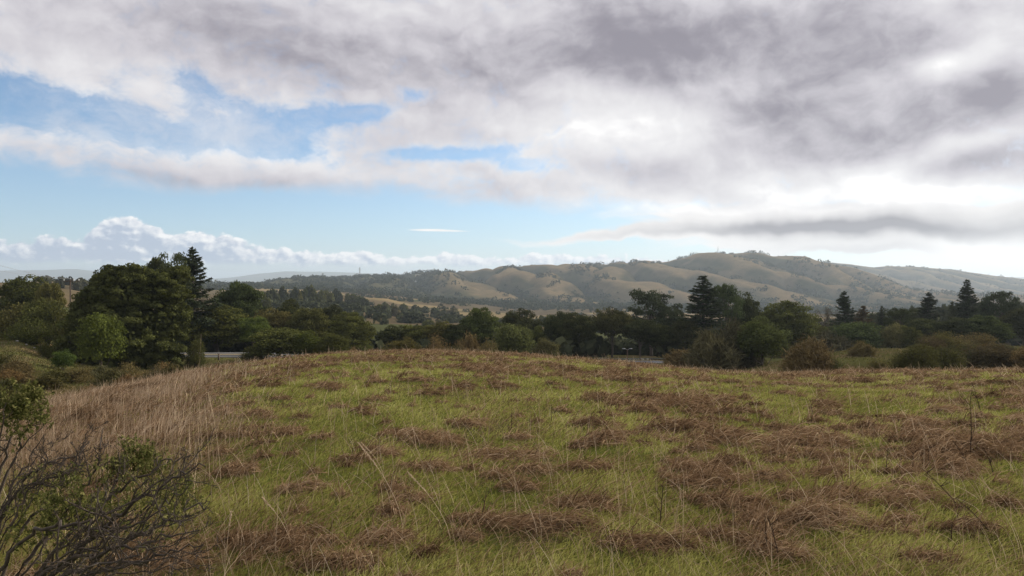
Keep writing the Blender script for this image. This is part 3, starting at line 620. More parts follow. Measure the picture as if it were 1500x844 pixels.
TREES = [
 # left group
 ('fir1', 282, 360, 88, 112, FIR, FIRN, 'tall dark fir with a thin ragged spire rising behind the big round oak'),
 ('pine0', 250, 367, 66, 114, (0.080,0.088,0.045), PINE, 'broad dark pine behind the big round oak, touching the ragged fir spire'),
 ('pine1', 232, 378, 40, 110, DARK, PINE, 'lower dark pine peeping over the big round oak'),
 ('oak1', 40, 403, 84, 122, OLIVE, OAK, 'olive oak at the photo edge with power wires passing over it'),
 ('oak3', 72, 415, 42, 118, MOSS, OAK, 'pale olive oak between the edge oak and the power pole'),
 ('oak2', 144, 417, 38, 100, OLIVE, OAK, 'oak joined to the shady side of the big round oak, next to the power pole'),
 ('bush0', 28, 444, 80, 96, MOSS, SH, 'tall olive thicket below the oak at the photo edge'),
 ('leafy1', 66, 440, 76, 99, OLIVE, SH, 'dark round thicket at the top of the grassy bank below the power pole'),
 ('bush1', 100, 455, 56, 92, OLIVE, SH, 'shaded thicket between the grassy bank and the big round oak'),
 ('bush2', 40, 470, 60, 88, OLIVE, SH, 'low dark brush along the upper edge of the grassy bank'),
 ('leafy0', 148, 458, 62, 76, LIME, SH, 'rounded bright green shrub standing before the big round oak'),
 ('leafy2', 92, 514, 32, 64, (0.088,0.120,0.035), SH, 'young dark green shrub alone on the grassy bank'),
 ('bush3', 286, 497, 30, 88, OLIVE, SH, 'small round bush beside the road end by the big round oak'),
 ('bush1', 66, 498, 22, 74, OLIVE, SH, 'small dark bush on the bank above the young green shrub'),
 # left middle
 ('bare0', 312, 418, 34, 150, (0.136,0.120,0.088), BARE, 'thin bare tree between the ragged fir and the dark open oak'),
 ('open0', 350, 411, 76, 136, (0.064,0.080,0.035), OAK, 'dark open-crowned oak on the skyline past the ragged fir'),
 ('oak0', 318, 447, 100, 120, OLIVE, OAK, 'wide shady oak right above the road end'),
 ('oak4', 372, 462, 50, 119, (0.099,0.125,0.035), OAK, 'bright olive oak under the dark open-crowned oak'),
 ('oak2', 428, 440, 62, 140, DARK, OAK, 'dark oak top standing out above the brown valley field'),
 ('oak1', 398, 452, 80, 130, MOSS, OAK, 'mossy olive oak in the middle of the clump behind the meadow brow'),
 ('leafy0', 410, 480, 84, 100, OLIVE, OAK, 'rounded oak at the meadow brow with pale dead twigs'),
 ('oak3', 452, 452, 62, 128, MOSS, OAK, 'yellowish oak beside the mossy olive oak'),
 ('open1', 484, 446, 48, 138, DARK, OAK, 'small two-topped oak with a bare pale limb before the valley field'),
 ('oak0', 512, 457, 72, 124, OLIVE, OAK, 'oak sloping down to the valley field, end of the clump'),
 ('leafy1', 487, 488, 56, 97, OLIVE, SH, 'low round bush at the meadow brow below the two-topped oak'),
 ('leafy2', 452, 487, 50, 99, LIME, SH, 'light olive bush at the brow between two darker round bushes'),
 ('bush3', 374, 505, 40, 101, OLIVE, SH, 'small dark bush at the brow just past the visible road end'),
 ('bush2', 534, 505, 26, 88, LIME, SH, 'little light green bush at the brow where the oak clump ends'),
 ('bush0', 518, 508, 22, 84, RUST, SH, 'small reddish bush at the brow next to the little light green bush'),
 # centre
 ('oak2', 572, 478, 56, 132, DARK, OAK, 'low dark oak at the foot of the valley field'),
 ('oak4', 606, 474, 62, 134, OLIVE, OAK, 'wide olive oak just below the brown valley field'),
 ('oak1', 648, 471, 58, 130, OLIVE, OAK, 'olive oak between the valley field and the rounded domed oak'),
 ('oak0', 702, 451, 70, 130, (0.083,0.096,0.032), OAK, 'rounded domed oak standing above its neighbours in the centre'),
 ('oak3', 670, 476, 50, 126, DARK, OAK, 'dark oak tucked under the rounded domed oak'),
 ('leafy0', 752, 474, 62, 106, (0.104,0.120,0.042), OAK, 'paler olive oak standing forward between two dark oaks'),
 ('open2', 760, 457, 58, 142, DARK, OAK, 'dark oak behind the paler olive oak in the centre'),
 ('oak2', 790, 478, 36, 134, OLIVE, OAK, 'small oak filling the gap beside the paler olive oak'),
 ('leafy2', 590, 497, 58, 92, MOSS, SH, 'yellow-olive brush at the brow below the low dark oak'),
 ('bush1', 640, 493, 46, 94, RUST, SH, 'rust brown brush at the brow, the more orange of two'),
 ('twig1', 685, 490, 50, 93, RUST, SH, 'rust brown twiggy brush at the brow below the rounded domed oak'),
 ('bush3', 715, 500, 36, 91, BROWN, SH, 'dull brown brush at the brow below the paler olive oak'),
 ('leafy1', 800, 496, 44, 96, (0.112,0.106,0.048), SH, 'round brownish bush at the brow in front of the tall dark oaks'),
 ('bush0', 668, 506, 18, 86, DARK, SH, 'small dark bush on the brow in the rust brown brush'),
 # dark oaks with trunks
 ('open0', 818, 455, 48, 131, DARK, OAK, 'tall dark oak, first of the row with bare trunks in front of the ridge'),
 ('open1', 848, 457, 56, 127, DARK, OAK, 'dark oak with a forked black trunk in the row before the ridge'),
 ('lift0', 897, 452, 62, 130, (0.064,0.067,0.026), OAK, 'dense dark oak with trunks standing behind the wet road'),
 ('leafy1', 866, 488, 32, 140, (.13,.15,.04), SH, 'bright yellow-green bush glowing between two dark oak trunks'),
 ('lift1', 938, 468, 52, 128, DARK, OAK, 'dark oak whose twin trunks rise behind the wet road'),
 ('pine2', 954, 423, 76, 142, FIR, PINE, 'flat-topped spreading pine rising above the dark oak row'),
 ('open0', 968, 474, 60, 130, DARK, OAK, 'dark oak under the flat-topped spreading pine'),
 ('pine0', 983, 447, 40, 146, DARK, PINE, 'small ragged pine leaning off the flat-topped spreading pine'),
 ('oak3', 1005, 470, 50, 126, DARK, OAK, 'dark low oak at the foot of the broad pointed fir'),
 ('fir0', 1032, 402, 100, 128, FIR, FIRN, 'broad pointed fir, the tallest tree in front of the ridge'),
 ('pine1', 1065, 416, 50, 132, (0.064,0.083,0.038), PINE, 'tall bushy pine at the side of the broad pointed fir'),
 ('open2', 1092, 436, 52, 138, DARK, OAK, 'dark open oak next to the tall bushy pine'),
 ('oak0', 1150, 441, 92, 128, OLIVE, OAK, 'wide olive oak spreading beyond the wind-pruned bush'),
 ('oak2', 1118, 452, 44, 134, DARK, OAK, 'dark oak wedged between the open oak and the wide olive oak'),
 ('twig0', 1002, 512, 56, 84, BROWN, SH, 'low twiggy yellow-brown bush at the end of the wet road'),
 ('twig1', 1038, 482, 66, 80, GREY, SH, 'grey leafless thicket below the broad pointed fir'),
 ('twig2', 1074, 477, 66, 84, GREY, SH, 'larger grey leafless thicket leaning on the wind-pruned bush'),
 ('leafy2', 1116, 469, 74, 81, (0.080,0.093,0.035), SH, 'dense dark green wind-pruned bush beside the grey thicket'),
 ('bare1', 1198, 435, 40, 152, (0.112,0.099,0.077), BARE, 'grey half-dead tree standing beside the small pointed fir'),
 ('fir1', 1236, 425, 52, 146, FIR, FIRN, 'small pointed fir between the half-dead tree and the brown fir'),
 ('fir2', 1264, 446, 48, 138, DEADF, FIRN, 'brown dying fir next to the small pointed fir'),
 ('twig1', 1222, 484, 66, 108, GREY, SH, 'grey-brown leafless shrub behind the lone bush of the mound'),
 ('leafy0', 1254, 471, 76, 124, (0.072,0.088,0.035), OAK, 'low rounded green oak under the brown dying fir'),
 ('fir0', 1291, 447, 26, 144, FIR, FIRN, 'narrow dark fir just past the brown dying fir'),
 ('pine1', 1318, 451, 46, 138, DARK, PINE, 'low ragged pine beside the narrow dark fir'),
 ('leafy1', 1309, 474, 36, 112, (0.136,0.128,0.051), SH, 'round olive-yellow tree alone before the dark firs'),
 ('fir1', 1361, 427, 58, 142, FIR, FIRN, 'pointed fir with upswept limbs in the middle of the far firs'),
 ('oak1', 1352, 466, 62, 126, DARK, OAK, 'dark low oak beneath the fir with upswept limbs'),
 ('fir2', 1394, 440, 30, 150, (0.072,0.080,0.042), FIRN, 'small pale fir beside the tallest fir of the far group'),
 ('fir0', 1420, 408, 56, 144, FIR, FIRN, 'tallest slim fir of the far group, against the pale ridge'),
 ('oak3', 1400, 466, 70, 124, DARK, OAK, 'dark oak under the tallest slim fir'),
 ('oak0', 1443, 462, 76, 122, (0.064,0.074,0.029), OAK, 'dark rounded oak beside the brush mound near the photo edge'),
 ('pine0', 1466, 425, 56, 146, FIR, PINE, 'broad dark pine at the photo edge beyond the slim fir'),
 ('fir1', 1445, 436, 28, 152, FIR, FIRN, 'thin fir squeezed between the tallest fir and the broad edge pine'),
 ('oak2', 1330, 478, 46, 120, OLIVE, OAK, 'small olive oak at the foot of the ragged pine'),
 ('oak4', 1500, 450, 60, 135, DARK, OAK, 'dark oak cut off by the photo edge'),
 ('oak2', 1190, 470, 50, 135, OLIVE, OAK, 'olive oak at the foot of the half-dead tree'),
 ('bush2', 1165, 502, 60, 110, OLIVE, SH, 'low dark bush under the wide olive oak at the head of the grass slope'),
 # shrubs on the mound
 ('twig2', 1188, 500, 64, 56, BROWN, SH, 'large feathery brown bush alone on the near edge of the mound'),
 ('bush1', 1222, 521, 42, 56, (0.096,0.099,0.042), SH, 'low green bush tucked against the feathery brown bush'),
 ('twig1', 1262, 499, 32, 76, BROWN, SH, 'small round brown shrub standing alone on the mound top'),
 ('bush0', 1290, 526, 36, 62, COYO, SH, 'low dark brush in the grass between the lone shrub and the scrub thicket'),
]
def big_oak():
    Yd = 88.; X = (184 - CX) / F * Yd; z = H1(X, Yd) - .1
    o = thing('oak_tree', 'huge round oak with dense foliage down to the ground, largest tree in view', 'oak tree', (X, Yd, z), 'oaks around the meadow')
    st = R.get_state(); R.seed(77); mb = MB(); k = Yd / F; zt = lambda y: (HY - y) / F * Yd - z
    masses = [(184,0,450,62,58,0),(160,1.5,428,40,34,1),(196,0,420,34,30,1),(238,.5,432,38,36,1),(232,-1,478,44,50,1),(136,0,454,32,32,1),(120,1,490,32,40,1),(160,-3,492,46,44,1),
        (205,-4,495,44,44,1),(245,-2,508,34,34,1),(252,0,460,26,36,1),(176,-1,404,22,14,1),(248,1,408,24,16,1),(210,-1.5,402,18,12,1),(190,-2.5,440,40,36,1),(110,-1,515,24,24,1),(150,-2,520,34,22,1),(190,-4,524,36,22,1),(228,-3,526,34,22,1),(258,-2,528,18,20,1)]
    Cs = []
    for (a, dy, b, rx, rz_, on) in masses:
        c = np.array([(a - 184) * k, dy, zt(b)]); rx *= k; rz_ *= k; nl = int(14 + 2.0 * rx * rz_)
        d = rnd_dir(nl, -.6); lr = R.uniform(.4, .95, nl)
        C = c + d * np.array([rx, min(rx, 4.5), rz_]) * R.uniform(.8, 1.0, nl)[:, None]
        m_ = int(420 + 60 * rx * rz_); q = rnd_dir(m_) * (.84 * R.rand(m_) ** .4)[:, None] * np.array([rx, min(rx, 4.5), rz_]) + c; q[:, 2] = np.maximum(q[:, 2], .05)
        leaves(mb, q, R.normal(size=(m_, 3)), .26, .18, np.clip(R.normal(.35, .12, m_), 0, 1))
        for cc, r_ in zip(C, lr):
            if cc[2] < .2: continue
            n = int(170 * r_ + 40); u = rnd_dir(n, -.6); P = cc + u * (r_ * R.rand(n) ** .33)[:, None] * np.array([1, 1, .6])
            leaves(mb, P, u + R.normal(0, .75, (n, 3)), .15 * R.uniform(.6, 1.3, n), .09 * R.uniform(.6, 1.2, n), np.clip(R.normal(.5, .2) + R.normal(0, .17, n), 0, 1))
            Cs.append(cc)
    c = link('crown', mb.mesh('crown', M_leaf), o); c.color = (.084, .092, .033, 1); Cs = np.array(Cs)
    link('trunk', make_trunk(9, .55, Cs[R.choice(len(Cs), 24, False)], 99), o); R.set_state(st)
GROUPS = {'oak_tree': 'oaks around the meadow', 'fir_tree': 'firs behind the meadow', 'pine_tree': 'pines behind the meadow', 'shrub': 'shrubs around the meadow', 'bare_tree': 'bare trees behind the meadow'}
def trees():
    proto(); big_oak()
    for (k, a, yt, w, Yd, col, (nm, cat), lab) in TREES: plant(k, a, yt, w * 1.06, Yd, col, nm, lab, cat, GROUPS[nm])
    lab = 'brown-olive brush in the dense scrub thicket on the mound by the photo edge'
    for i in range(34):
        a = R.uniform(1336, 1530); yb = R.uniform(515, 546); Yd = float(np.interp(yb, [513, 546], [84, 48])) * R.uniform(.96, 1.04)
        w = R.uniform(34, 60) * (70 / Yd) ** .5; h = w * R.uniform(.5, .78)
        ytop = (-H1((a - CX) / F * Yd, Yd)) / Yd * F + HY - h
        if a < 1345: ytop = max(ytop, 500)
        plant(['bush0','bush1','bush2','bush3','twig0','leafy1'][i % 6], a, max(ytop, 484 + (1478 - a) * .06), w, Yd, [COYO, (.075,.062,.03), (.07,.07,.028), BROWN, (.105,.08,.045), (.062,.066,.026)][R.randint(6)], 'scrub_bush', lab, 'scrub bush', 'scrub bushes on the mound')
    lab = 'low rusty brown brush in the hollow behind the pale grass below the big oak'
    for i in range(30):
        a = R.uniform(-10, 255); Yd = R.uniform(33, 50); w = R.uniform(26, 56); z = H1((a - CX) / F * Yd, Yd); h = w * R.uniform(.4, .62)
        plant(['bush0','twig1','bush2','twig2'][i % 4], a, -z / Yd * F + HY - h, w, Yd, [RUST, BROWN, (.075,.07,.03), GREY][R.randint(4)], 'scrub_bush', lab, 'scrub bush', 'scrub bushes in the hollow')
# far trees: single trees of the valley, each one object, and the massed woods of the slopes
def far_blob(mb, x, y, z, w, h, n, rng=R, fir=False):
    u = rnd_dir(n, -.95); q = .75 + .3 * rng.rand(n)
    if fir:
        zz = rng.rand(n) ** 1.3; P = np.stack([u[:, 0] * w * .5 * (1 - zz), u[:, 1] * w * .5 * (1 - zz), zz * h], 1)
    else: P = np.stack([u[:, 0] * w * .5 * q, u[:, 1] * w * .5 * q, h * (.45 + .55 * u[:, 2] * q) ], 1)
    P[:, 2] = np.maximum(P[:, 2], 0); P = P + np.array([x, y, z]); s = w * .17
    leaves(mb, P, u + rng.normal(0, .5, (n, 3)), s * rng.uniform(.7, 1.4, n), s * rng.uniform(.6, 1.1, n), np.clip(rng.normal(.5, .12) + rng.normal(0, .16, n), 0, 1))
VALLEY = [(392,425,14,470,DARK),(402,421,20,520,DARK),(418,418,16,540,DARK),(432,420,18,560,DARK),(448,417,16,560,DARK),(458,416,18,560,OLIVE),(470,424,14,560,OLIVE),(482,424,14,600,OLIVE),
 (496,422,16,640,DARK),(510,429,12,640,OLIVE),(520,430,14,640,OLIVE),(462,434,9,450,OLIVE),(528,433,16,640,DARK),(536,436,12,640,DARK),(446,424,14,545,DARK),(352,424,14,430,OLIVE),(440,425,10,480,MOSS),
 (528,440,12,520,DARK),(540,450,9,480,OLIVE),(552,445,12,470,OLIVE),(562,449,10,480,GREY),(580,446,12,470,GREY),(600,452,12,560,DARK),(612,446,16,640,DARK),(622,448,14,650,DARK),(636,450,16,660,DARK),
 (650,452,14,640,OLIVE),(592,444,12,640,OLIVE),(662,451,14,620,GREY),(574,443,10,660,OLIVE),(626,470,16,330,OLIVE),(645,472,14,330,GREY),(610,475,12,300,OLIVE),(565,443,9,700,OLIVE),(390,430,10,380,OLIVE)]
def far_veg():
    mbs = []
    for i in range(3):
        mb = MB(); [far_blob(mb, R.normal(0, 1.7), R.normal(0, 1.7), 0, R.uniform(4.5, 7), R.uniform(5.5, 10), 130) for _ in range(5)]; mbs.append(mb.mesh('valley_tree', M_leaf))
    def far_tree(i, a, yt, wpx, Yd, col, label, name='valley_tree', cat='tree', group='trees on the valley fields', me=None):
        X = (a - CX) / F * Yd; z = H1(X, Yd) - .3; h = max((HY - yt) / F * Yd - z, 3.5); w = wpx / F * Yd
        o = link(name, me or mbs[i % 3], None, (X, Yd, z)); o.scale = (w / 10, w / 10, h / 10); o.rotation_euler = (0, 0, R.uniform(0, 6.28)); o.color = (*col, 1); tag(o, label, cat, group)
    for i, (a, yt, wpx, Yd, col) in enumerate(VALLEY):
        far_tree(i, a, yt, wpx, Yd, col, 'small far round tree on the brown fields of the valley below the ridge')
    for i in range(16):
        a = R.uniform(60, 150); Yd = R.uniform(470, 600)
        far_tree(i, a, R.uniform(403, 409), R.uniform(12, 20), Yd, (.06, .06, .035), 'far dark tree in the wood on the hilltop behind the power pole', group='trees of the hilltop wood')
    X = (512 - CX) / F * 560
    o = link('bare_tree', PROTO['bare0'][0][1], None, ((495 - CX) / F * 500, 500, H1((495 - CX) / F * 500, 500)), ); o.scale = (1.0, 1.0, .75); o.color = (.12, .11, .1, 1)
    tag(o, 'far pale grey leafless tree on the brown valley field', 'bare tree', 'bare trees behind the meadow')
    # single trees along the skyline of the ridge
    mbf = MB(); [far_blob(mbf, R.normal(0, 3.2), R.normal(0, 2), 0, R.uniform(4, 7), R.uniform(5, 9), 70) for _ in range(5)]
    mf = mbf.mesh('ridge_tree', M_leaf)
    def ridge_row(xs, Yf, hpx, label, P=RIDGE, col=(.055, .06, .036)):
        for a in xs:
            Yr = float(np.interp(a, [300, 700, 1050, 1500], [2250, 2350, 2400, 2500])) if P is RIDGE else 3700.
            Yr -= 12; X = (a - CX) / F * Yr; z = H1(X, Yr); hp = hpx * R.uniform(.45, .9) * (1 + .6 * (R.rand() < .2))
            o = link('ridge_tree', mf, None, (X, Yr, z - 1)); w = hp * R.uniform(1.2, 2.0) / F * Yr; o.scale = (w / 10, w / 10, hp / F * Yr / 10); o.color = (*col, 1); tag(o, label, 'tree', 'trees along the ridge line')
    ridge_row(np.arange(372, 700, 6.5) + R.normal(0, 5, 51), 0, 4.5, 'tiny far tree in the dark wooded stretch of the ridge line beside the pylons')
    ridge_row(np.concatenate([np.arange(700, 800, 7), [812, 818, 832, 842, 868, 872, 876]]) + R.normal(0, 4, 22), 0, 4.5, 'tiny far tree on the low saddle of the ridge line behind the white hall')
    ridge_row(np.concatenate([np.arange(902, 965, 7.5)]) + R.normal(0, 4, 9), 0, 4.5, 'tiny far tree in the clump on the ridge line before it climbs to the summit')
    ridge_row([1008, 1014, 1019, 1026, 1033, 1040, 1046, 1058, 1070, 1072], 0, 3.5, 'tiny far tree on the summit of the ridge around the mast')
    ridge_row([1166, 1171, 1176, 1300, 1306, 1316, 1331, 1337, 1352, 1358, 1392, 1398, 1186, 1191, 1198, 1204], 0, 3.2, 'tiny far tree on the pale ridge line past the summit', RIDGE2)
    # woods
    mb = MB(); n = 46000; s = R.uniform(-.5, .74, n); Yd = R.uniform(1150, 3650, n); X = s * Yd; Y = Yd; p = px(s)
    a, b = spurs(X, Y); g = fbm(X / 75., Y / 75., 3); u = (Yd - 1350) / 1050
    leftw = sstep(700, 600, p + 110 * (g - .5)) * sstep(.38, .5, g + .12)
    gul = (1 - sstep(.22, .56, a + .5 * (g - .5))) * sstep(1.0, .6, u + .35 * (g - .5)) * .85
    foot = sstep(1480, 1360, Yd + 350 * (g - .5)) * sstep(560, 640, p) * .95 * sstep(.34, .5, g + .1)
    clump = sstep(.60, .66, fbm(X / 110. + 7, Y / 110., 3)) * .8
    right = sstep(1090, 1260, p) * sstep(.5, .58, g) * .7 * sstep(3500, 2800, Yd)
    dens = np.maximum.reduce([leftw, gul, foot, clump, right]) * sstep(1150, 1250, Yd + 100 * g)
    fld = (np.abs(fbm(X / 260. + 11, Y / 200., 2) - .45) < .045) & (p < 700); dens = np.where(fld, dens * .1, dens)
    kp = R.rand(n) < dens * np.clip(1.1 - (Yd - 1150) / 5200, .3, 1); X, Y = X[kp], Y[kp]; Z = height_base(X, Y)
    for x, y, z in zip(X, Y, Z):
        w = R.uniform(6, 13); far_blob(mb, x, y, z - .5, w, w * R.uniform(.6, .95), 16 if y < 2300 else 11)
    m = leaf_mat('woodland_leaf', [(0, (.025, .03, .018)), (.5, (.05, .056, .03)), (1, (.09, .094, .045))], .1)
    n = 5200; p = R.uniform(330, 1120, n); Yd = 330 * (1200 / 330) ** R.rand(n); X = (p - CX) / F * Yd; Z = height_base(X, Yd)
    kp = R.rand(n) < sstep(.57, .64, fbm(X / 120. + 3, Yd / 42. + 1, 3)) * .8; 
    for x, y, z in zip(X[kp], Yd[kp], Z[kp]): w = R.uniform(3, 8); far_blob(mb, x, y, z - .3, w, w * R.uniform(.5, .95), 34)
    tag(link('woodland', mb.mesh('woodland', m)), 'dark far woods and scrub in the gullies and along the foot of the ridge', 'woods', kind='stuff')
    # mixed forest between the near firs and the ridge
    mb = MB(); n = 1500; p = R.uniform(1100, 1560, n); Yd = R.uniform(190, 620, n); X = (p - CX) / F * Yd; Z = height_base(X, Yd)
    lim = np.interp(p, [1100, 1200, 1270, 1350, 1400, 1560], [492, 476, 462, 452, 447, 445])
    for x, y, z, l in zip(X, Yd, Z, lim):
        h = R.uniform(.6, 1.05) * max((HY - l) / F * y - z, 4); h = min(h, 26); far_blob(mb, x, y, z, R.uniform(5, 9), h, 60, fir=R.rand() < .55)
    n = 760; p = R.uniform(270, 1100, n); p = p[(p < 870) | (p > 975)]; n = len(p); Yd = R.uniform(126, 240, n); X = (p - CX) / F * Yd; Z = height_base(X, Yd)
    for x, y, z in zip(X, Yd, Z): far_blob(mb, x, y, z, R.uniform(4, 7), R.uniform(2.2, 4.2), 70)
    n = 90; p = R.uniform(862, 990, n); Yd = R.uniform(152, 200, n); X = (p - CX) / F * Yd; Z = height_base(X, Yd)
    for x, y, z in zip(X, Yd, Z): far_blob(mb, x, y, z, R.uniform(4, 6), R.uniform(2.0, 3.2), 70)
    tag(link('mixed_forest', mb.mesh('mixed_forest', m)), 'dim mixed forest filling the valley behind the near trees', 'forest', kind='stuff')
def power_pole():
    Yd = 140.; a = 103; X = (a - CX) / F * Yd; z = H1(X, Yd); ztop = (HY - 408.5) / F * Yd
    o = thing('power_pole', 'brown wooden power pole with a crossarm and pale insulators above the oaks', 'power pole', (X, Yd, z)); h = ztop - z
    mb = MB(); tube(mb, [(0, 0, -.3), (0, 0, h * .5), (0, 0, h)], [.17, .14, .12], 10); link('pole', mb.mesh('pole', M_wood), o)
    mb = MB(); box(mb, (.3, -.16, h - .45), (3.2, .12, .16)); link('crossarm', mb.mesh('crossarm', M_wood), o)
    for dx in (-1.1, .75, 1.75):
        mb = MB(); hh = np.array([0, .1, .12, .22, .24, .34]); tube(mb, [(dx, -.16, h - .37 + q) for q in hh], [.035, .09, .05, .09, .05, .03], 8)
        link('insulator', mb.mesh('insulator', plain('pale_ceramic', (.62, .62, .58), .3, .05, 2) if 'pale_ceramic' not in bpy.data.materials else bpy.data.materials['pale_ceramic']), o)
    tm = bpy.data.materials['pale_ceramic']
    for i, (dx, ya, lab) in enumerate([(-1.1, 340, 'highest sagging power wire running from the power pole to the photo edge'), (.75, 352, 'middle sagging power wire running from the power pole to the photo edge'), (1.75, 377, 'lowest sagging power wire running from the power pole to the photo edge')]):
        p0 = np.array([X + dx, Yd - .16, ztop - .03]); Y1 = 78.; p1 = np.array([(-220 - CX) / F * Y1, Y1, (HY - ya + 40) / F * Y1]); t = np.linspace(0, 1, 40)[:, None]
        pts = p0 + (p1 - p0) * t - np.array([0, 0, 1.3]) * 4 * t * (1 - t)
        mb = MB(); tube(mb, pts, .011, 5); tag(link('power_wire', mb.mesh('power_wire', M_steel)), lab, 'power wire', 'wires of the power pole')
def pylon(a, ytop, ybase, Yd, label):
    X = (a - CX) / F * Yd; z = H1(X, Yd) - 1; h = (HY - ytop) / F * Yd - z; o = thing('pylon', label, 'pylon', (X, Yd, z), 'pylons on the ridge')
    mb = MB(); w0 = h * .10; w1 = h * .022; r = .0085 * h; K = 7
    prof = lambda t: w0 + (w1 - w0) * min(1, t * 1.25)
    for sx, sy in ((1,1),(1,-1),(-1,1),(-1,-1)):
        t = np.linspace(0, 1, 9); tube(mb, [(sx * prof(q), sy * prof(q), q * h) for q in t], r, 4)
    for k in range(K):
        t0, t1 = k / K, (k + 1) / K
        for sy in (1, -1):
            tube(mb, [(-prof(t0), sy * prof(t0), t0 * h), (prof(t1), sy * prof(t1), t1 * h)], r * .6, 4); tube(mb, [(prof(t0), sy * prof(t0), t0 * h), (-prof(t1), sy * prof(t1), t1 * h)], r * .6, 4)
    link('lattice_tower', mb.mesh('lattice_tower', M_steel), o)
    for q in (.74, .86, .97):
        mb = MB(); L = h * (.13 if q < .9 else .09)
        tube(mb, [(-L, 0, q * h), (L, 0, q * h)], r, 4); tube(mb, [(-L, 0, q * h), (0, 0, q * h + h * .035), (L, 0, q * h)], r * .6, 4); link('crossarm', mb.mesh('crossarm', M_steel), o)
def house(a, ytop, wpx, Yd, dpt, name, label, cat, wall, roof, nwin, gable=False, rz=0., group=None):
    X = (a - CX) / F * Yd; w = wpx / F * Yd; z = H1(X, Yd); h = max((HY - ytop) / F * Yd - z, 3.2)
    o = thing(name, label, cat, (X, Yd, z), group, rz); mb = MB(); box(mb, (0, 0, h * .5 - .75), (w, dpt, h + 1.5)); link('wall', mb.mesh('wall', wall), o)
    mb = MB()
    if gable:
        e = .5; hh = h * .45; v = [(-w/2-e,-dpt/2-e,h),(w/2+e,-dpt/2-e,h),(w/2+e,dpt/2+e,h),(-w/2-e,dpt/2+e,h),(-w/2-e,0,h+hh),(w/2+e,0,h+hh)]
        mb.add(v, f4=[(0,1,5,4),(2,3,4,5),(3,2,1,0)], f3=[(1,2,5),(3,0,4)])
    else: box(mb, (0, 0, h + .2), (w + .8, dpt + .8, .4))
    link('roof', mb.mesh('roof', roof), o)
    for i in range(nwin):
        mb = MB(); box(mb, ((i + .5) / nwin * w - w / 2, -dpt / 2 - .03, h * .55), (w / nwin * .55, .08, h * .4)); link('window', mb.mesh('window', M_glassy), o)
def structures():
    road(); power_pole()
    pylon(527, 392, 408, 2262, 'taller grey lattice pylon on the wooded ridge line'); pylon(388, 411, 418, 2200, 'small lattice pylon low on the wooded end of the ridge')
    Ym = 2395.; X = (1051.5 - CX) / F * Ym; z = H1(X, Ym); o = thing('radio_mast', 'thin radio mast on the summit of the ridge', 'mast', (X, Ym, z)); h = (HY - 360.5) / F * Ym - z
    mb = MB(); tube(mb, [(0, 0, -1), (0, 0, h * .5), (0, 0, h)], [.9, .7, .25], 8); link('mast_pole', mb.mesh('mast_pole', M_steel), o)
    for q in (.45, .62):
        mb = MB(); tube(mb, [(-1.7, -.9, q * h), (-1.7, -.9, q * h + 2.2)], .35, 6); tube(mb, [(1.7, -.9, q * h + 1), (1.7, -.9, q * h + 3)], .35, 6); tube(mb, [(-1.7, -.9, q * h + 1.2), (1.7, -.9, q * h + 1.6)], .15, 4); link('antenna', mb.mesh('antenna', M_white), o)
    house(722.5, 396.6, 13, 2290, 14, 'white_hall', 'long white flat-roofed building on the hill shoulder of the ridge', 'building', M_white, M_roof, 5)
    house(612, 404.5, 7, 2180, 9, 'farmhouse', 'small pale yellow house among the ridge trees', 'house', plain('yellow_render', (.62, .52, .26), .8, .05, 1), M_roof, 3, True, .2, 'houses on the ridge')
    house(607, 412.5, 5, 2020, 8, 'farmhouse', 'small white house in the trees below the yellow house', 'house', M_white, M_roof, 2, True, -.3, 'houses on the ridge')
    house(1016, 375.5, 4.5, 2310, 8, 'summit_hut', 'small pale hut on the flank of the ridge summit', 'hut', M_white, M_roof, 2, True, .5, 'huts on the summit')
    house(1189, 381.5, 5, 3660, 12, 'ridge_house', 'small pale house in the trees of the ridge line past the summit', 'house', M_white, M_roof, 2, True, .1)
    # post by the road end, T-shaped pole by the wet road
    Yd = 104.5; a = 320; X = (a - CX) / F * Yd; z = H1(X, Yd); mb = MB(); box(mb, (0, 0, .38), (.2, .2, 1.05)); mb.add(np.array([(-.1,-.1,.905),(.1,-.1,.905),(.1,.1,.905),(-.1,.1,.905),(0,0,.98)]), f3=[(0,1,4),(1,2,4),(2,3,4),(3,0,4)])
    tag(link('marker_post', mb.mesh('marker_post', M_wood), None, (X, Yd, z)), 'short dark wooden post at the edge of the road', 'post')
    Yd = 108.; X = (919 - CX) / F * Yd; z = H1(X, Yd); ht = (HY - 512) / F * Yd - z; o = thing('lamp_post', 'rusty roadside post with two small lamp arms in front of the wet road', 'lamp post', (X, Yd, z))
    mb = MB(); tube(mb, [(0, 0, -.3), (0, 0, ht)], .055, 8); link('pole', mb.mesh('pole', plain('rusty_steel', (.12, .065, .045), .8, .3, 4)), o)
    for sx in (-1, 1):
        mb = MB(); tube(mb, [(0, 0, ht - .05), (sx * .3, 0, ht + .08), (sx * .55, 0, ht + .1)], .03, 6); box(mb, (sx * .52, 0, ht + .11), (.42, .2, .1)); link('lamp_arm', mb.mesh('lamp_arm', M_steel), o)
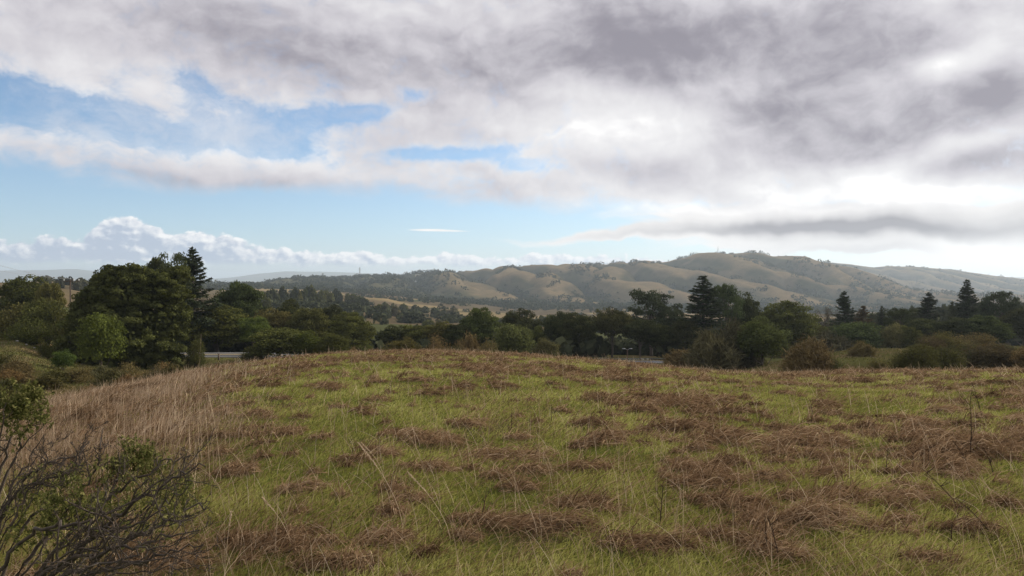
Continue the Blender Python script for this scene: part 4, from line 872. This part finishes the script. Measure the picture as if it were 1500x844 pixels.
# foreground: burnt shrub and the leafy shrub at the edge
M_burnt_leaf = leaf_mat('burnt_shrub_leaf', [(0, (.05, .058, .018)), (.5, (.125, .13, .04)), (1, (.28, .25, .10))], .3)
def P3(a, b, Y): return np.array([(a - CX) / F * Y, Y, (HY - b) / F * Y])
def shrub_branches(mains, origin, r_child=.62, levels=3, nsub=(8, 14), up=.35, char=.3):
    mb = MB(); tips = []
    def branch(pts, r0, r1, lev):
        k = len(pts); tube(mb, pts, np.linspace(r0, r1, k), 7 if lev == 0 else 5 if lev == 1 else 4, R.uniform(.1, .9))
        if lev >= levels: tips.append(pts[-1]); return
        L = np.linalg.norm(pts[-1] - pts[0])
        for q in range(R.randint(*nsub) if lev < 2 else R.randint(4, 8)):
            f = R.uniform(.22, .98); i = min(int(f * (k - 1)), k - 2); w = f * (k - 1) - i; p0 = pts[i] * (1 - w) + pts[i + 1] * w
            d = unit(pts[i + 1] - pts[i]); nd = unit(d + R.normal(0, .55, 3) * np.array([1, .9, .9]) + np.array([.12, 0, up * .4])); l = L * R.uniform(.10, .31) * (1.1 - .5 * f)
            n = 6; c = [p0]; dd = nd
            for j in range(n - 1):
                dd = unit(dd + R.normal(0, .3, 3) + np.array([0, 0, .06])); c.append(c[-1] + dd * l / (n - 1))
            rr = np.interp(f, [0, 1], [r0, r1]) * r_child; branch(np.array(c), max(rr, .0011), max(rr * .4, .0007), lev + 1)
    for (pts, r0, r1) in mains:
        pts = np.array([P3(*q) for q in pts]); t = np.linspace(0, len(pts) - 1, 4 * len(pts)); i = np.arange(len(pts))
        c = np.stack([np.interp(t, i, pts[:, j]) for j in range(3)], 1)
        for _ in range(3): c[1:-1] = (c[:-2] + 2 * c[1:-1] + c[2:]) / 4
        c[1:-1] += R.normal(0, .010, c[1:-1].shape); branch(c - origin, r0 * .82, r1 * .8, 0)
    return mb, np.array(tips)
def leaf_tufts(mb, blobs, origin, size=.011):
    for (a, b, Y, rp, n) in blobs:
        c = P3(a, b, Y) - origin; r = rp / F * Y; m = max(4, n // 9); C = c + rnd_dir(m) * (r * R.rand(m) ** .4)[:, None] * np.array([1, 1, .75])
        for q in C:
            k = R.randint(6, 13); d = unit(R.normal(0, .6, 3) + np.array([.1, 0, 1])); t = R.rand(k)[:, None]; P = q + d * t * .05 + R.normal(0, .006, (k, 3))
            T = unit(d + R.normal(0, .7, (k, 3))); leaves(mb, P + T * size * .6, R.normal(size=(k, 3)) + np.array([0, -.2, .6]), size * R.uniform(.6, 1.2, k), size * .42 * R.uniform(.7, 1.2, k), np.clip(R.normal(.48, .22, k), 0, 1), T)
            tube(mb, [q - d * .03, q + d * .02, q + d * .05], [.0012, .001, .0006], 3, .05)
def foreground():
    og = np.array(P3(20, 900, 3.2)); og[2] = H1(og[0], og[1])
    o = thing('burnt_shrub', 'sprawling burnt shrub with charred black branches and a few green sprouts', 'shrub', tuple(og))
    mains = [([(20,905,3.3),(70,850,3.25),(120,800,3.2),(170,752,3.15),(225,722,3.1),(262,690,3.1),(300,684,3.05)], .017, .003),
        ([(20,900,3.2),(80,850,3.1),(150,812,3.0),(215,785,2.95),(262,758,2.9),(302,742,2.9)], .013, .003),
        ([(0,890,3.4),(50,800,3.45),(85,765,3.5),(115,728,3.55),(140,690,3.6),(143,655,3.6),(150,628,3.65)], .013, .0025),
        ([(-10,880,3.5),(28,775,3.6),(62,735,3.7),(95,700,3.8),(112,680,3.85),(122,655,3.9),(128,632,3.9)], .011, .0025),
        ([(30,900,3.3),(85,790,3.4),(130,752,3.45),(172,720,3.5),(212,690,3.55),(245,676,3.6),(278,668,3.6)], .013, .0025),
        ([(-20,860,3.1),(30,792,3.1),(72,768,3.05),(120,772,3.0),(165,776,3.0),(215,762,2.95),(248,735,2.95),(275,712,2.9)], .011, .0025),
        ([(0,900,3.0),(60,835,2.95),(130,815,2.9),(190,800,2.85),(245,788,2.85),(290,778,2.8)], .012, .003),
        ([(-30,820,3.5),(25,705,3.6),(60,690,3.6),(85,672,3.65),(105,668,3.7),(118,650,3.7)], .009, .002),
        ([(20,905,3.1),(110,845,3.0),(190,825,2.95),(240,812,2.9),(296,800,2.9)], .011, .003),
        ([(-30,850,3.2),(20,748,3.3),(45,715,3.35),(80,695,3.4),(120,682,3.45)], .009, .002),
        ([(40,900,3.35),(110,815,3.45),(160,790,3.5),(200,755,3.6),(232,728,3.65),(262,708,3.7)], .011, .0022)]
    for q in range(16):      # thinner stems between the main ones
        m, r0, r1 = mains[R.randint(11)]; dx, dy, dY = R.normal(0, 12), R.normal(6, 14), R.normal(0, .22); k = len(m) - R.randint(0, 2)
        mains.append(([(a + dx * i / 3, b_ + dy * i / 3, Y + dY * min(1, i / 2)) for i, (a, b_, Y) in enumerate(m[:k])], r0 * .55, r1 * .6))
    mb, tips = shrub_branches(mains, og); b = link('branches', mb.mesh('branches', M_char, True), o)
    mb = MB(); leaf_tufts(mb, [(60,790,3.2,50,260),(170,690,3.6,40,260),(120,740,3.3,70,620),(200,770,3.2,60,300),(150,720,3.5,60,360),(230,740,3.4,50,260),(205,678,3.75,30,800),(188,660,3.8,20,220),(228,690,3.7,22,220),(180,690,3.7,22,200),(262,722,3.5,30,240),(245,752,3.4,26,150),(275,735,3.4,22,120),
        (75,722,3.6,30,200),(92,745,3.5,26,200),(70,770,3.4,26,150),(110,700,3.6,22,100),(35,735,3.5,22,120),(200,730,3.5,40,120),(150,760,3.4,40,100),(235,790,3.2,36,70),(60,700,3.6,20,90),(40,760,3.4,40,260),(100,760,3.3,50,200)], og)
    c = link('sprouts', mb.mesh('sprouts', M_burnt_leaf), o)
    og = np.array(P3(-10, 740, 4.7)); og[2] = H1(og[0], og[1])
    o = thing('leafy_shrub', 'bushy shrub with small green leaves cut off by the photo edge above the burnt shrub', 'shrub', tuple(og))
    mains = [([(-15,790,4.7),(10,690,4.7),(28,650,4.7),(45,618,4.65),(60,600,4.6)], .014, .003), ([(-20,790,4.7),(0,680,4.8),(18,640,4.8),(30,600,4.8),(38,580,4.8)], .014, .003),
        ([(-10,790,4.6),(20,700,4.5),(45,665,4.5),(62,640,4.45)], .010, .0025), ([(-20,790,4.6),(-10,690,4.5),(0,640,4.5),(8,590,4.5)], .013, .003)]
    mb, tips = shrub_branches(mains, og, nsub=(4, 7)); link('branches', mb.mesh('branches', M_char, True), o)
    mb = MB(); leaf_tufts(mb, [(38,596,4.7,26,520),(22,608,4.7,30,520),(52,606,4.6,20,260),(45,580,4.7,20,260),(10,590,4.7,36,500),(-15,610,4.7,45,500),(28,632,4.6,24,200),(60,622,4.5,12,70)], og, .015)
    link('foliage', mb.mesh('foliage', M_burnt_leaf), o)
    # rocks along the upper edge of the grassy bank
    for i, (a, yb, wpx) in enumerate([(24,484,8),(38,492,6),(50,494,7),(60,499,5),(106,506,5),(120,510,4),(222,541,4),(88,513,4)]):
        Yd = 84 - i * .6 if i < 6 else 66.; X = (a - CX) / F * Yd; mb = MB(); n1, n2 = 7, 10; w = wpx / F * Yd * .3
        th, ph = np.meshgrid(np.linspace(0, PI, n1), np.linspace(0, 2 * PI, n2, endpoint=False), indexing='ij'); d = np.stack([np.sin(th) * np.cos(ph), np.sin(th) * np.sin(ph), np.cos(th)], -1)
        rr = w * (.8 + .5 * vnoise(d[..., 0] * 2 + i * 5 + 3, d[..., 1] * 2 + d[..., 2])); v = d * rr[..., None] * np.array([1, .8, .6]); ii, jj = np.meshgrid(np.arange(n1 - 1), np.arange(n2), indexing='ij')
        f = np.stack([ii * n2 + jj, (ii + 1) * n2 + jj, (ii + 1) * n2 + (jj + 1) % n2, ii * n2 + (jj + 1) % n2], -1).reshape(-1, 4); mb.add(v.reshape(-1, 3), f4=f)
        tag(link('rock', mb.mesh('rock', plain('pale_rock', (.26, .245, .22), .9, .2, 3) if 'pale_rock' not in bpy.data.materials else bpy.data.materials['pale_rock']), None, (X, Yd, H1(X, Yd) + w * .3)), 'pale rock lying on the grassy bank below the edge thickets', 'rock', 'pale rocks on the grassy bank')
if not SKY_ONLY:
    meadow(); singles(); mountains(); trees(); far_veg(); structures(); foreground()

# ------------------------------------------------------------------ sky, light, camera
SUN_AZ, SUN_EL = math.radians(52), math.radians(27)
def world():
    w = bpy.data.worlds.new('World'); scene.world = w; w.use_nodes = True; nt = w.node_tree; nt.nodes.clear(); lk = nt.links.new
    def M(op, a, b=None, c=None, clamp=False):
        n = N(nt, 'ShaderNodeMath', operation=op, use_clamp=clamp)
        for i, v in enumerate((a, b, c)):
            if v is None: continue
            if isinstance(v, (int, float)): n.inputs[i].default_value = v
            else: lk(v, n.inputs[i])
        return n.outputs[0]
    def VM(op, a, b=None, sc=None):
        n = N(nt, 'ShaderNodeVectorMath', operation=op)
        for i, v in enumerate((a, b)):
            if v is None: continue
            if isinstance(v, tuple): n.inputs[i].default_value = v
            else: lk(v, n.inputs[i])
        if sc is not None:
            if isinstance(sc, (int, float)): n.inputs['Scale'].default_value = sc
            else: lk(sc, n.inputs['Scale'])
        return n.outputs['Value'] if op in ('DOT_PRODUCT', 'LENGTH') else n.outputs[0]
    def comb(x, y, z):
        n = N(nt, 'ShaderNodeCombineXYZ')
        for i, v in enumerate((x, y, z)):
            if isinstance(v, (int, float)): n.inputs[i].default_value = v
            else: lk(v, n.inputs[i])
        return n.outputs[0]
    def smooth(x, a, b):
        n = N(nt, 'ShaderNodeMapRange', interpolation_type='SMOOTHSTEP'); n.inputs['From Min'].default_value = a; n.inputs['From Max'].default_value = b; lk(x, n.inputs[0]); return n.outputs[0]
    def nz(vec, scale, detail, rough, dist=0., color=False, lac=2.0):
        n = N(nt, 'ShaderNodeTexNoise'); n.inputs['Scale'].default_value = scale; n.inputs['Detail'].default_value = detail; n.inputs['Roughness'].default_value = rough
        n.inputs['Distortion'].default_value = dist; n.inputs['Lacunarity'].default_value = lac; lk(vec, n.inputs['Vector']); return n.outputs['Color'] if color else n.outputs['Fac']
    def mix(fac, a, b):
        m = N(nt, 'ShaderNodeMix', data_type='RGBA')
        for sock, v in ((m.inputs[0], fac), (m.inputs[6], a), (m.inputs[7], b)):
            if isinstance(v, (int, float)): sock.default_value = v
            elif isinstance(v, tuple): sock.default_value = (*v, 1)
            else: lk(v, sock)
        return m.outputs[2]
    D = N(nt, 'ShaderNodeTexCoord').outputs['Generated']; sx = N(nt, 'ShaderNodeSeparateXYZ'); lk(D, sx.inputs[0]); x, y, z = sx.outputs
    U = M('ARCTAN2', x, y); V = M('ARCSINE', z)
    def uv(a, b):
        az = math.atan((a - CX) / F); return az, math.atan((HY - b) / F * math.cos(az))
    # plane coordinates of a cloud deck overhead (perspective of a flat layer)
    iz = M('DIVIDE', 1.0, M('ADD', M('MAXIMUM', z, 0.0), .09)); DP = comb(M('MULTIPLY', x, iz), M('MULTIPLY', y, iz), 0.0)
    UV = comb(U, V, 0.0)
    SEP = {id(UV): (U, V)}; KEEP = [UV]
    def warped(vec, scale, det, ax, ay):
        f1 = M('MULTIPLY', M('SUBTRACT', nz(vec, scale, det, .5), .5), ax); f2 = M('MULTIPLY', M('SUBTRACT', nz(VM('ADD', vec, (3.7, 1.3, 5.1)), scale, det, .5), .5), ay)
        a, b = SEP[id(vec)]; a = M('ADD', a, f1); b = M('ADD', b, f2); o = comb(a, b, 0.0); SEP[id(o)] = (a, b); KEEP.append(o); return o
    UVW = warped(UV, 6.0, 3, .07, .05)
    UVS = warped(UV, 9.0, 4, .10, .05)
    def blobs(lst, vec, start=0.0):
        acc = start; su_, sv_ = SEP[id(vec)]
        for (a, b, su, sv, amp, rot) in lst:
            u0, v0 = uv(a, b); k = math.cos(u0) ** 1.5 / F; c, s_ = math.cos(math.radians(rot)), math.sin(math.radians(rot)); A, B = 1 / (su * k), 1 / (sv * k)
            if rot:
                p = M('MULTIPLY_ADD', su_, c * A, M('MULTIPLY_ADD', sv_, s_ * A, -(c * u0 + s_ * v0) * A)); q = M('MULTIPLY_ADD', su_, -s_ * B, M('MULTIPLY_ADD', sv_, c * B, (s_ * u0 - c * v0) * B))
            else: p = M('MULTIPLY_ADD', su_, A, -u0 * A); q = M('MULTIPLY_ADD', sv_, B, -v0 * B)
            acc = M('MULTIPLY_ADD', M('POWER', .42, M('MULTIPLY_ADD', q, q, M('MULTIPLY', p, p))), amp, acc)
        return acc
    def curve(lst, lo=21, hi=1478):
        n = N(nt, 'ShaderNodeFloatCurve'); c = n.mapping.curves[0]; u0 = math.atan((-150 - CX) / F); u1 = math.atan((1650 - CX) / F)
        pts = [((math.atan((a - CX) / F) - u0) / (u1 - u0), uv(a, b)[1] / .45) for a, b in lst]
        c.points[0].location = (0, pts[0][1]); c.points[1].location = (1, pts[-1][1])
        for q in pts: c.points.new(*q)
        n.mapping.update(); lk(M('DIVIDE', M('SUBTRACT', U, u0), u1 - u0, clamp=True), n.inputs['Value']); return M('MULTIPLY', n.outputs[0], .45)
    # clear sky
    sk = N(nt, 'ShaderNodeTexSky', sky_type='NISHITA'); sk.sun_disc = False; sk.sun_elevation = SUN_EL; sk.sun_rotation = SUN_AZ; sk.altitude = 200; sk.air_density = 1.0; sk.dust_density = .4; sk.ozone_density = 4.0
    col = sk.outputs[0]
    STR = .1
    def C(c): return tuple(k / STR for k in c)
    sunv = (math.sin(SUN_AZ) * math.cos(SUN_EL), math.cos(SUN_AZ) * math.cos(SUN_EL), math.sin(SUN_EL)); cs = M('MAXIMUM', VM('DOT_PRODUCT', D, sunv), 0.0)
    glow = M('POWER', cs, 6.0)
    # high thin veil that whitens the blue towards the horizon and the sun
    veil = M('ADD', M('MULTIPLY', M('POWER', 2.718, M('MULTIPLY', M('ABSOLUTE', V), -9.0)), .45), M('MULTIPLY', glow, .55), clamp=True)
    col = mix(veil, col, mix(glow, C((.44, .59, .80)), C((.64, .61, .58))))
    # ---- far cumulus bank on the horizon
    top = curve([(-150,352),(21,350),(45,352),(62,345),(88,346),(108,352),(130,342),(148,328),(165,319),(182,316),(200,318),(222,328),(246,340),(268,342),(292,337),(318,341),(345,349),(372,358),(410,364),(450,370),(486,368),(520,365),(548,372),(580,376),(620,374),(655,369),(690,374),(740,377),(795,370),(830,373),(860,374),(900,376),(940,378),(985,385),(1040,392),(1200,396),(1650,396)])
    bn = VM('MULTIPLY', UV, (1.0, 1.35, 1.0)); puff = nz(bn, 46.0, 5, .55); puffs = nz(VM('ADD', bn, (.0045, .0045, 0)), 46.0, 5, .55)
    dcu = M('SUBTRACT', M('MULTIPLY_ADD', M('SUBTRACT', puff, .5), .030, top), V)
    acu = M('MULTIPLY', smooth(dcu, -.0012, .0035), smooth(M('ADD', V, M('MULTIPLY', M('SUBTRACT', nz(bn, 22., 4, .6), .5), .016)), .017, .027))
    lit = M('ADD', M('MULTIPLY', M('SUBTRACT', puff, puffs), 3.6), M('MULTIPLY', smooth(dcu, .024, .0), .62)); lit = M('ADD', lit, blobs([(130,345,60,22,-.25,0),(60,372,90,14,-.3,0),(250,372,140,11,-.22,0),(600,372,260,14,.18,0)], UVW, .12), clamp=True)
    ccu = mix(lit, C((.32, .38, .48)), C((.80, .79, .78))); ccu = mix(.12, ccu, C((.66, .74, .82)))
    col = mix(acu, col, ccu)
    # ---- thin streaks low in the sky
    stv = VM('MULTIPLY', UVS, (4.0, 34.0, 1.0)); sn = nz(stv, 1.6, 7, .6, .4)
    scov = blobs([(1300,331,300,34,1.1,0),(960,341,240,8,.62,2),(1420,366,150,14,.5,-3),(1180,362,180,14,.32,0),(1100,312,260,12,.45,0)], UVS, -.62); scov = blobs([(630,337,46,2.2,.46,0),(665,339,34,1.5,.30,0)], UV, scov); ast = smooth(M('ADD', scov, M('MULTIPLY', sn, .78)), .02, .34)
    sbr = blobs([(1370,328,250,27,-.56,-1),(1290,340,170,12,-.3,0),(1120,336,170,9,-.52,0),(1090,312,160,5,.25,0),(1440,360,70,20,.35,0),(1270,368,120,8,-.25,0),(960,345,120,4,-.25,0)], UVS, .86); sbr = M('ADD', sbr, M('MULTIPLY', M('SUBTRACT', sn, .5), .35), clamp=True)
    col = mix(ast, col, mix(sbr, C((.27, .26, .28)), C((.84, .82, .80))))
    # ---- long stratocumulus band and the upper deck
    bot = curve([(-150,235),(21,236),(70,250),(100,266),(140,270),(200,272),(260,277),(330,280),(400,281),(470,280),(540,286),(600,292),(660,296),(720,301),(800,305),(880,310),(960,316),(1020,318),(1100,316),(1200,312),(1300,306),(1400,308),(1478,300),(1650,300)])
    dn = nz(DP, 1.15, 6, .5); UVF = warped(UVW, 30.0, 3, .022, .016); UVF = VM('MULTIPLY', UVF, (.85, 1.25, 1)); dn2 = nz(UVF, 9.0, 7, .55)
    edge = M('MULTIPLY_ADD', M('SUBTRACT', dn2, .5), .050, M('SUBTRACT', V, bot))
    gaps = [(1230,110,330,130,.75,0),(800,60,300,60,.3,0),(85,158,103,32,-1.25,-6),(165,176,86,19,-.95,-14),(30,140,69,28,-1.0,0),(60,245,92,28,-.15,0),(305,187,71,22,-.8,-6),(300,130,39,23,-.9,-20),(345,205,57,13,-.7,0),(412,190,55,28,-1.05,-20),(400,215,41,15,-.8,-10),
        (520,165,50,13,-.95,6),(455,180,34,13,-.55,0),(592,134,23,9,-.7,0),(560,188,46,10,-.35,0),(608,214,39,11,-.85,0),(700,217,59,9,-.75,4),(765,238,41,10,-.9,-8),(655,222,34,6,-.4,0),(985,184,18,7,-.35,-20),(920,162,16,6,-.25,0)]
    cov = blobs(gaps, UVW, .66); cov = M('MULTIPLY_ADD', M('SUBTRACT', dn2, .5), 1.5, cov); cov = M('MULTIPLY_ADD', M('SUBTRACT', dn, .5), .75, cov); dn3 = nz(UVF, 26.0, 7, .68); cov = M('MULTIPLY_ADD', M('SUBTRACT', dn3, .5), 1.9, cov)
    # away from the photographed part the deck stays broken but mostly closed
    thin = M('MULTIPLY', smooth(nz(UVF, 7.0, 7, .66), .40, .72), .62)
    ade = M('MULTIPLY', M('MAXIMUM', thin, smooth(cov, -.24, .72)), smooth(M('MULTIPLY_ADD', M('SUBTRACT', dn3, .5), .02, edge), -.009, .022))
    bri = blobs([ # darker bases
        (330,52,230,46,-0.270,-4),(560,80,300,60,-0.165,0),(700,120,200,40,-0.120,0),(960,95,150,70,-0.355,-30),(1020,60,220,55,-0.257,0),(1180,60,260,50,-0.296,0),(1200,150,190,60,-0.335,12),(1320,190,180,46,-0.454,14),(1460,160,60,90,-0.355,0),(1350,70,50,26,-0.197,-30),(1430,245,90,20,-0.444,5),
        (1080,190,120,34,-0.257,20),(930,245,120,16,-0.270,-4),(780,268,160,16,-0.090,0),(200,258,150,16,-0.165,-3),(330,262,110,14,-0.134,0),(560,278,120,12,-0.120,0),(800,60,60,40,-0.090,0),
        # bright parts near the sun and on the lit edges
        (1385,100,40,18,.5,0),(1370,110,70,26,.30,0),(1445,80,26,40,.3,-30),(960,195,130,50,.36,0),(1020,185,60,60,.2,0),(870,190,120,55,.26,0),(1270,262,150,30,.40,-8),(1100,280,200,24,.30,0),(1440,215,80,14,.3,8),(1420,285,120,14,.36,0),(1000,300,160,12,.34,0),
        (110,95,140,60,.13,0),(140,205,200,16,.16,-4),(390,225,110,14,.20,0),(300,215,80,12,.12,0),(500,195,60,16,.12,0),(600,250,160,14,.12,0),(1120,100,40,26,.16,30),(880,130,60,20,.14,0)], UVW, .70)
    dns = nz(VM('ADD', UVF, (.010, .016, 0)), 9.0, 5, .5)
    bri = M('ADD', bri, M('MULTIPLY', M('SUBTRACT', dn2, dns), 1.35)); bri = M('MULTIPLY_ADD', M('SUBTRACT', nz(UVF, 6.5, 3, .5), .5), .42, bri); bri = M('MULTIPLY_ADD', M('SUBTRACT', dn3, .5), .32, bri)
    bri = M('MULTIPLY_ADD', smooth(cov, .75, .15), .16, bri); bri = M('MAXIMUM', bri, .0)
    bri = M('MULTIPLY_ADD', M('POWER', cs, 8.), .34, bri)
    dc = mix(smooth(bri, .05, .62), C((.225, .212, .246)), C((.45, .432, .466))); dc = mix(smooth(bri, .42, 1.05), dc, C((.64, .63, .64))); dc = mix(smooth(bri, .95, 1.5), dc, C((.95, .94, .92)))
    col = mix(ade, col, dc)
    below = smooth(V, -.02, -.06); col = mix(below, col, C((.16, .16, .12)))
    bg = N(nt, 'ShaderNodeBackground'); bg.inputs['Strength'].default_value = STR; lk(col, bg.inputs[0]); lk(bg.outputs[0], N(nt, 'ShaderNodeOutputWorld').inputs[0])
world()
sun = bpy.data.lights.new('sun', 'SUN'); sun.energy = 4.2; sun.angle = math.radians(7); sun.color = (1.0, .92, .80); so = bpy.data.objects.new('sun', sun); COL.objects.link(so)
so.rotation_euler = (-Vector((math.sin(SUN_AZ) * math.cos(SUN_EL), math.cos(SUN_AZ) * math.cos(SUN_EL), math.sin(SUN_EL)))).to_track_quat('-Z', 'Y').to_euler()
if not SKY_ONLY or SKY_ONLY == '2':
    m, nt, out = newmat('haze'); v = N(nt, 'ShaderNodeVolumePrincipled'); v.inputs['Density'].default_value = 1.05e-4; v.inputs['Color'].default_value = (.74, .87, 1.0, 1); v.inputs['Anisotropy'].default_value = .3
    nt.links.new(v.outputs[0], out.inputs['Volume']); mb = MB(); box(mb, (0, 5600, -10), (30000, 18200, 370)); tag(link('haze', mb.mesh('haze', m)), kind='stuff')
cam = bpy.data.cameras.new('camera'); co = bpy.data.objects.new('camera', cam); COL.objects.link(co); scene.camera = co
cam.sensor_width = 36; cam.lens = 36 * F / 1500; cam.clip_start = .05; cam.clip_end = 60000
co.location = (0, 0, 0); co.rotation_euler = (PI / 2 - math.atan((422 - HY) / F), 0, 0)
vs = scene.view_settings; vs.view_transform = 'Standard'; vs.look = 'None'; vs.exposure = .42; vs.gamma = 1; vs.use_curve_mapping = False
scene.render.engine = 'CYCLES'; cy = scene.cycles; cy.use_denoising = True; cy.max_bounces = 6; cy.diffuse_bounces = 3; cy.glossy_bounces = 2; cy.transmission_bounces = 3; cy.volume_bounces = 0; cy.transparent_max_bounces = 4
cy.sample_clamp_indirect = 4; cy.use_adaptive_sampling = True; cy.adaptive_threshold = .015
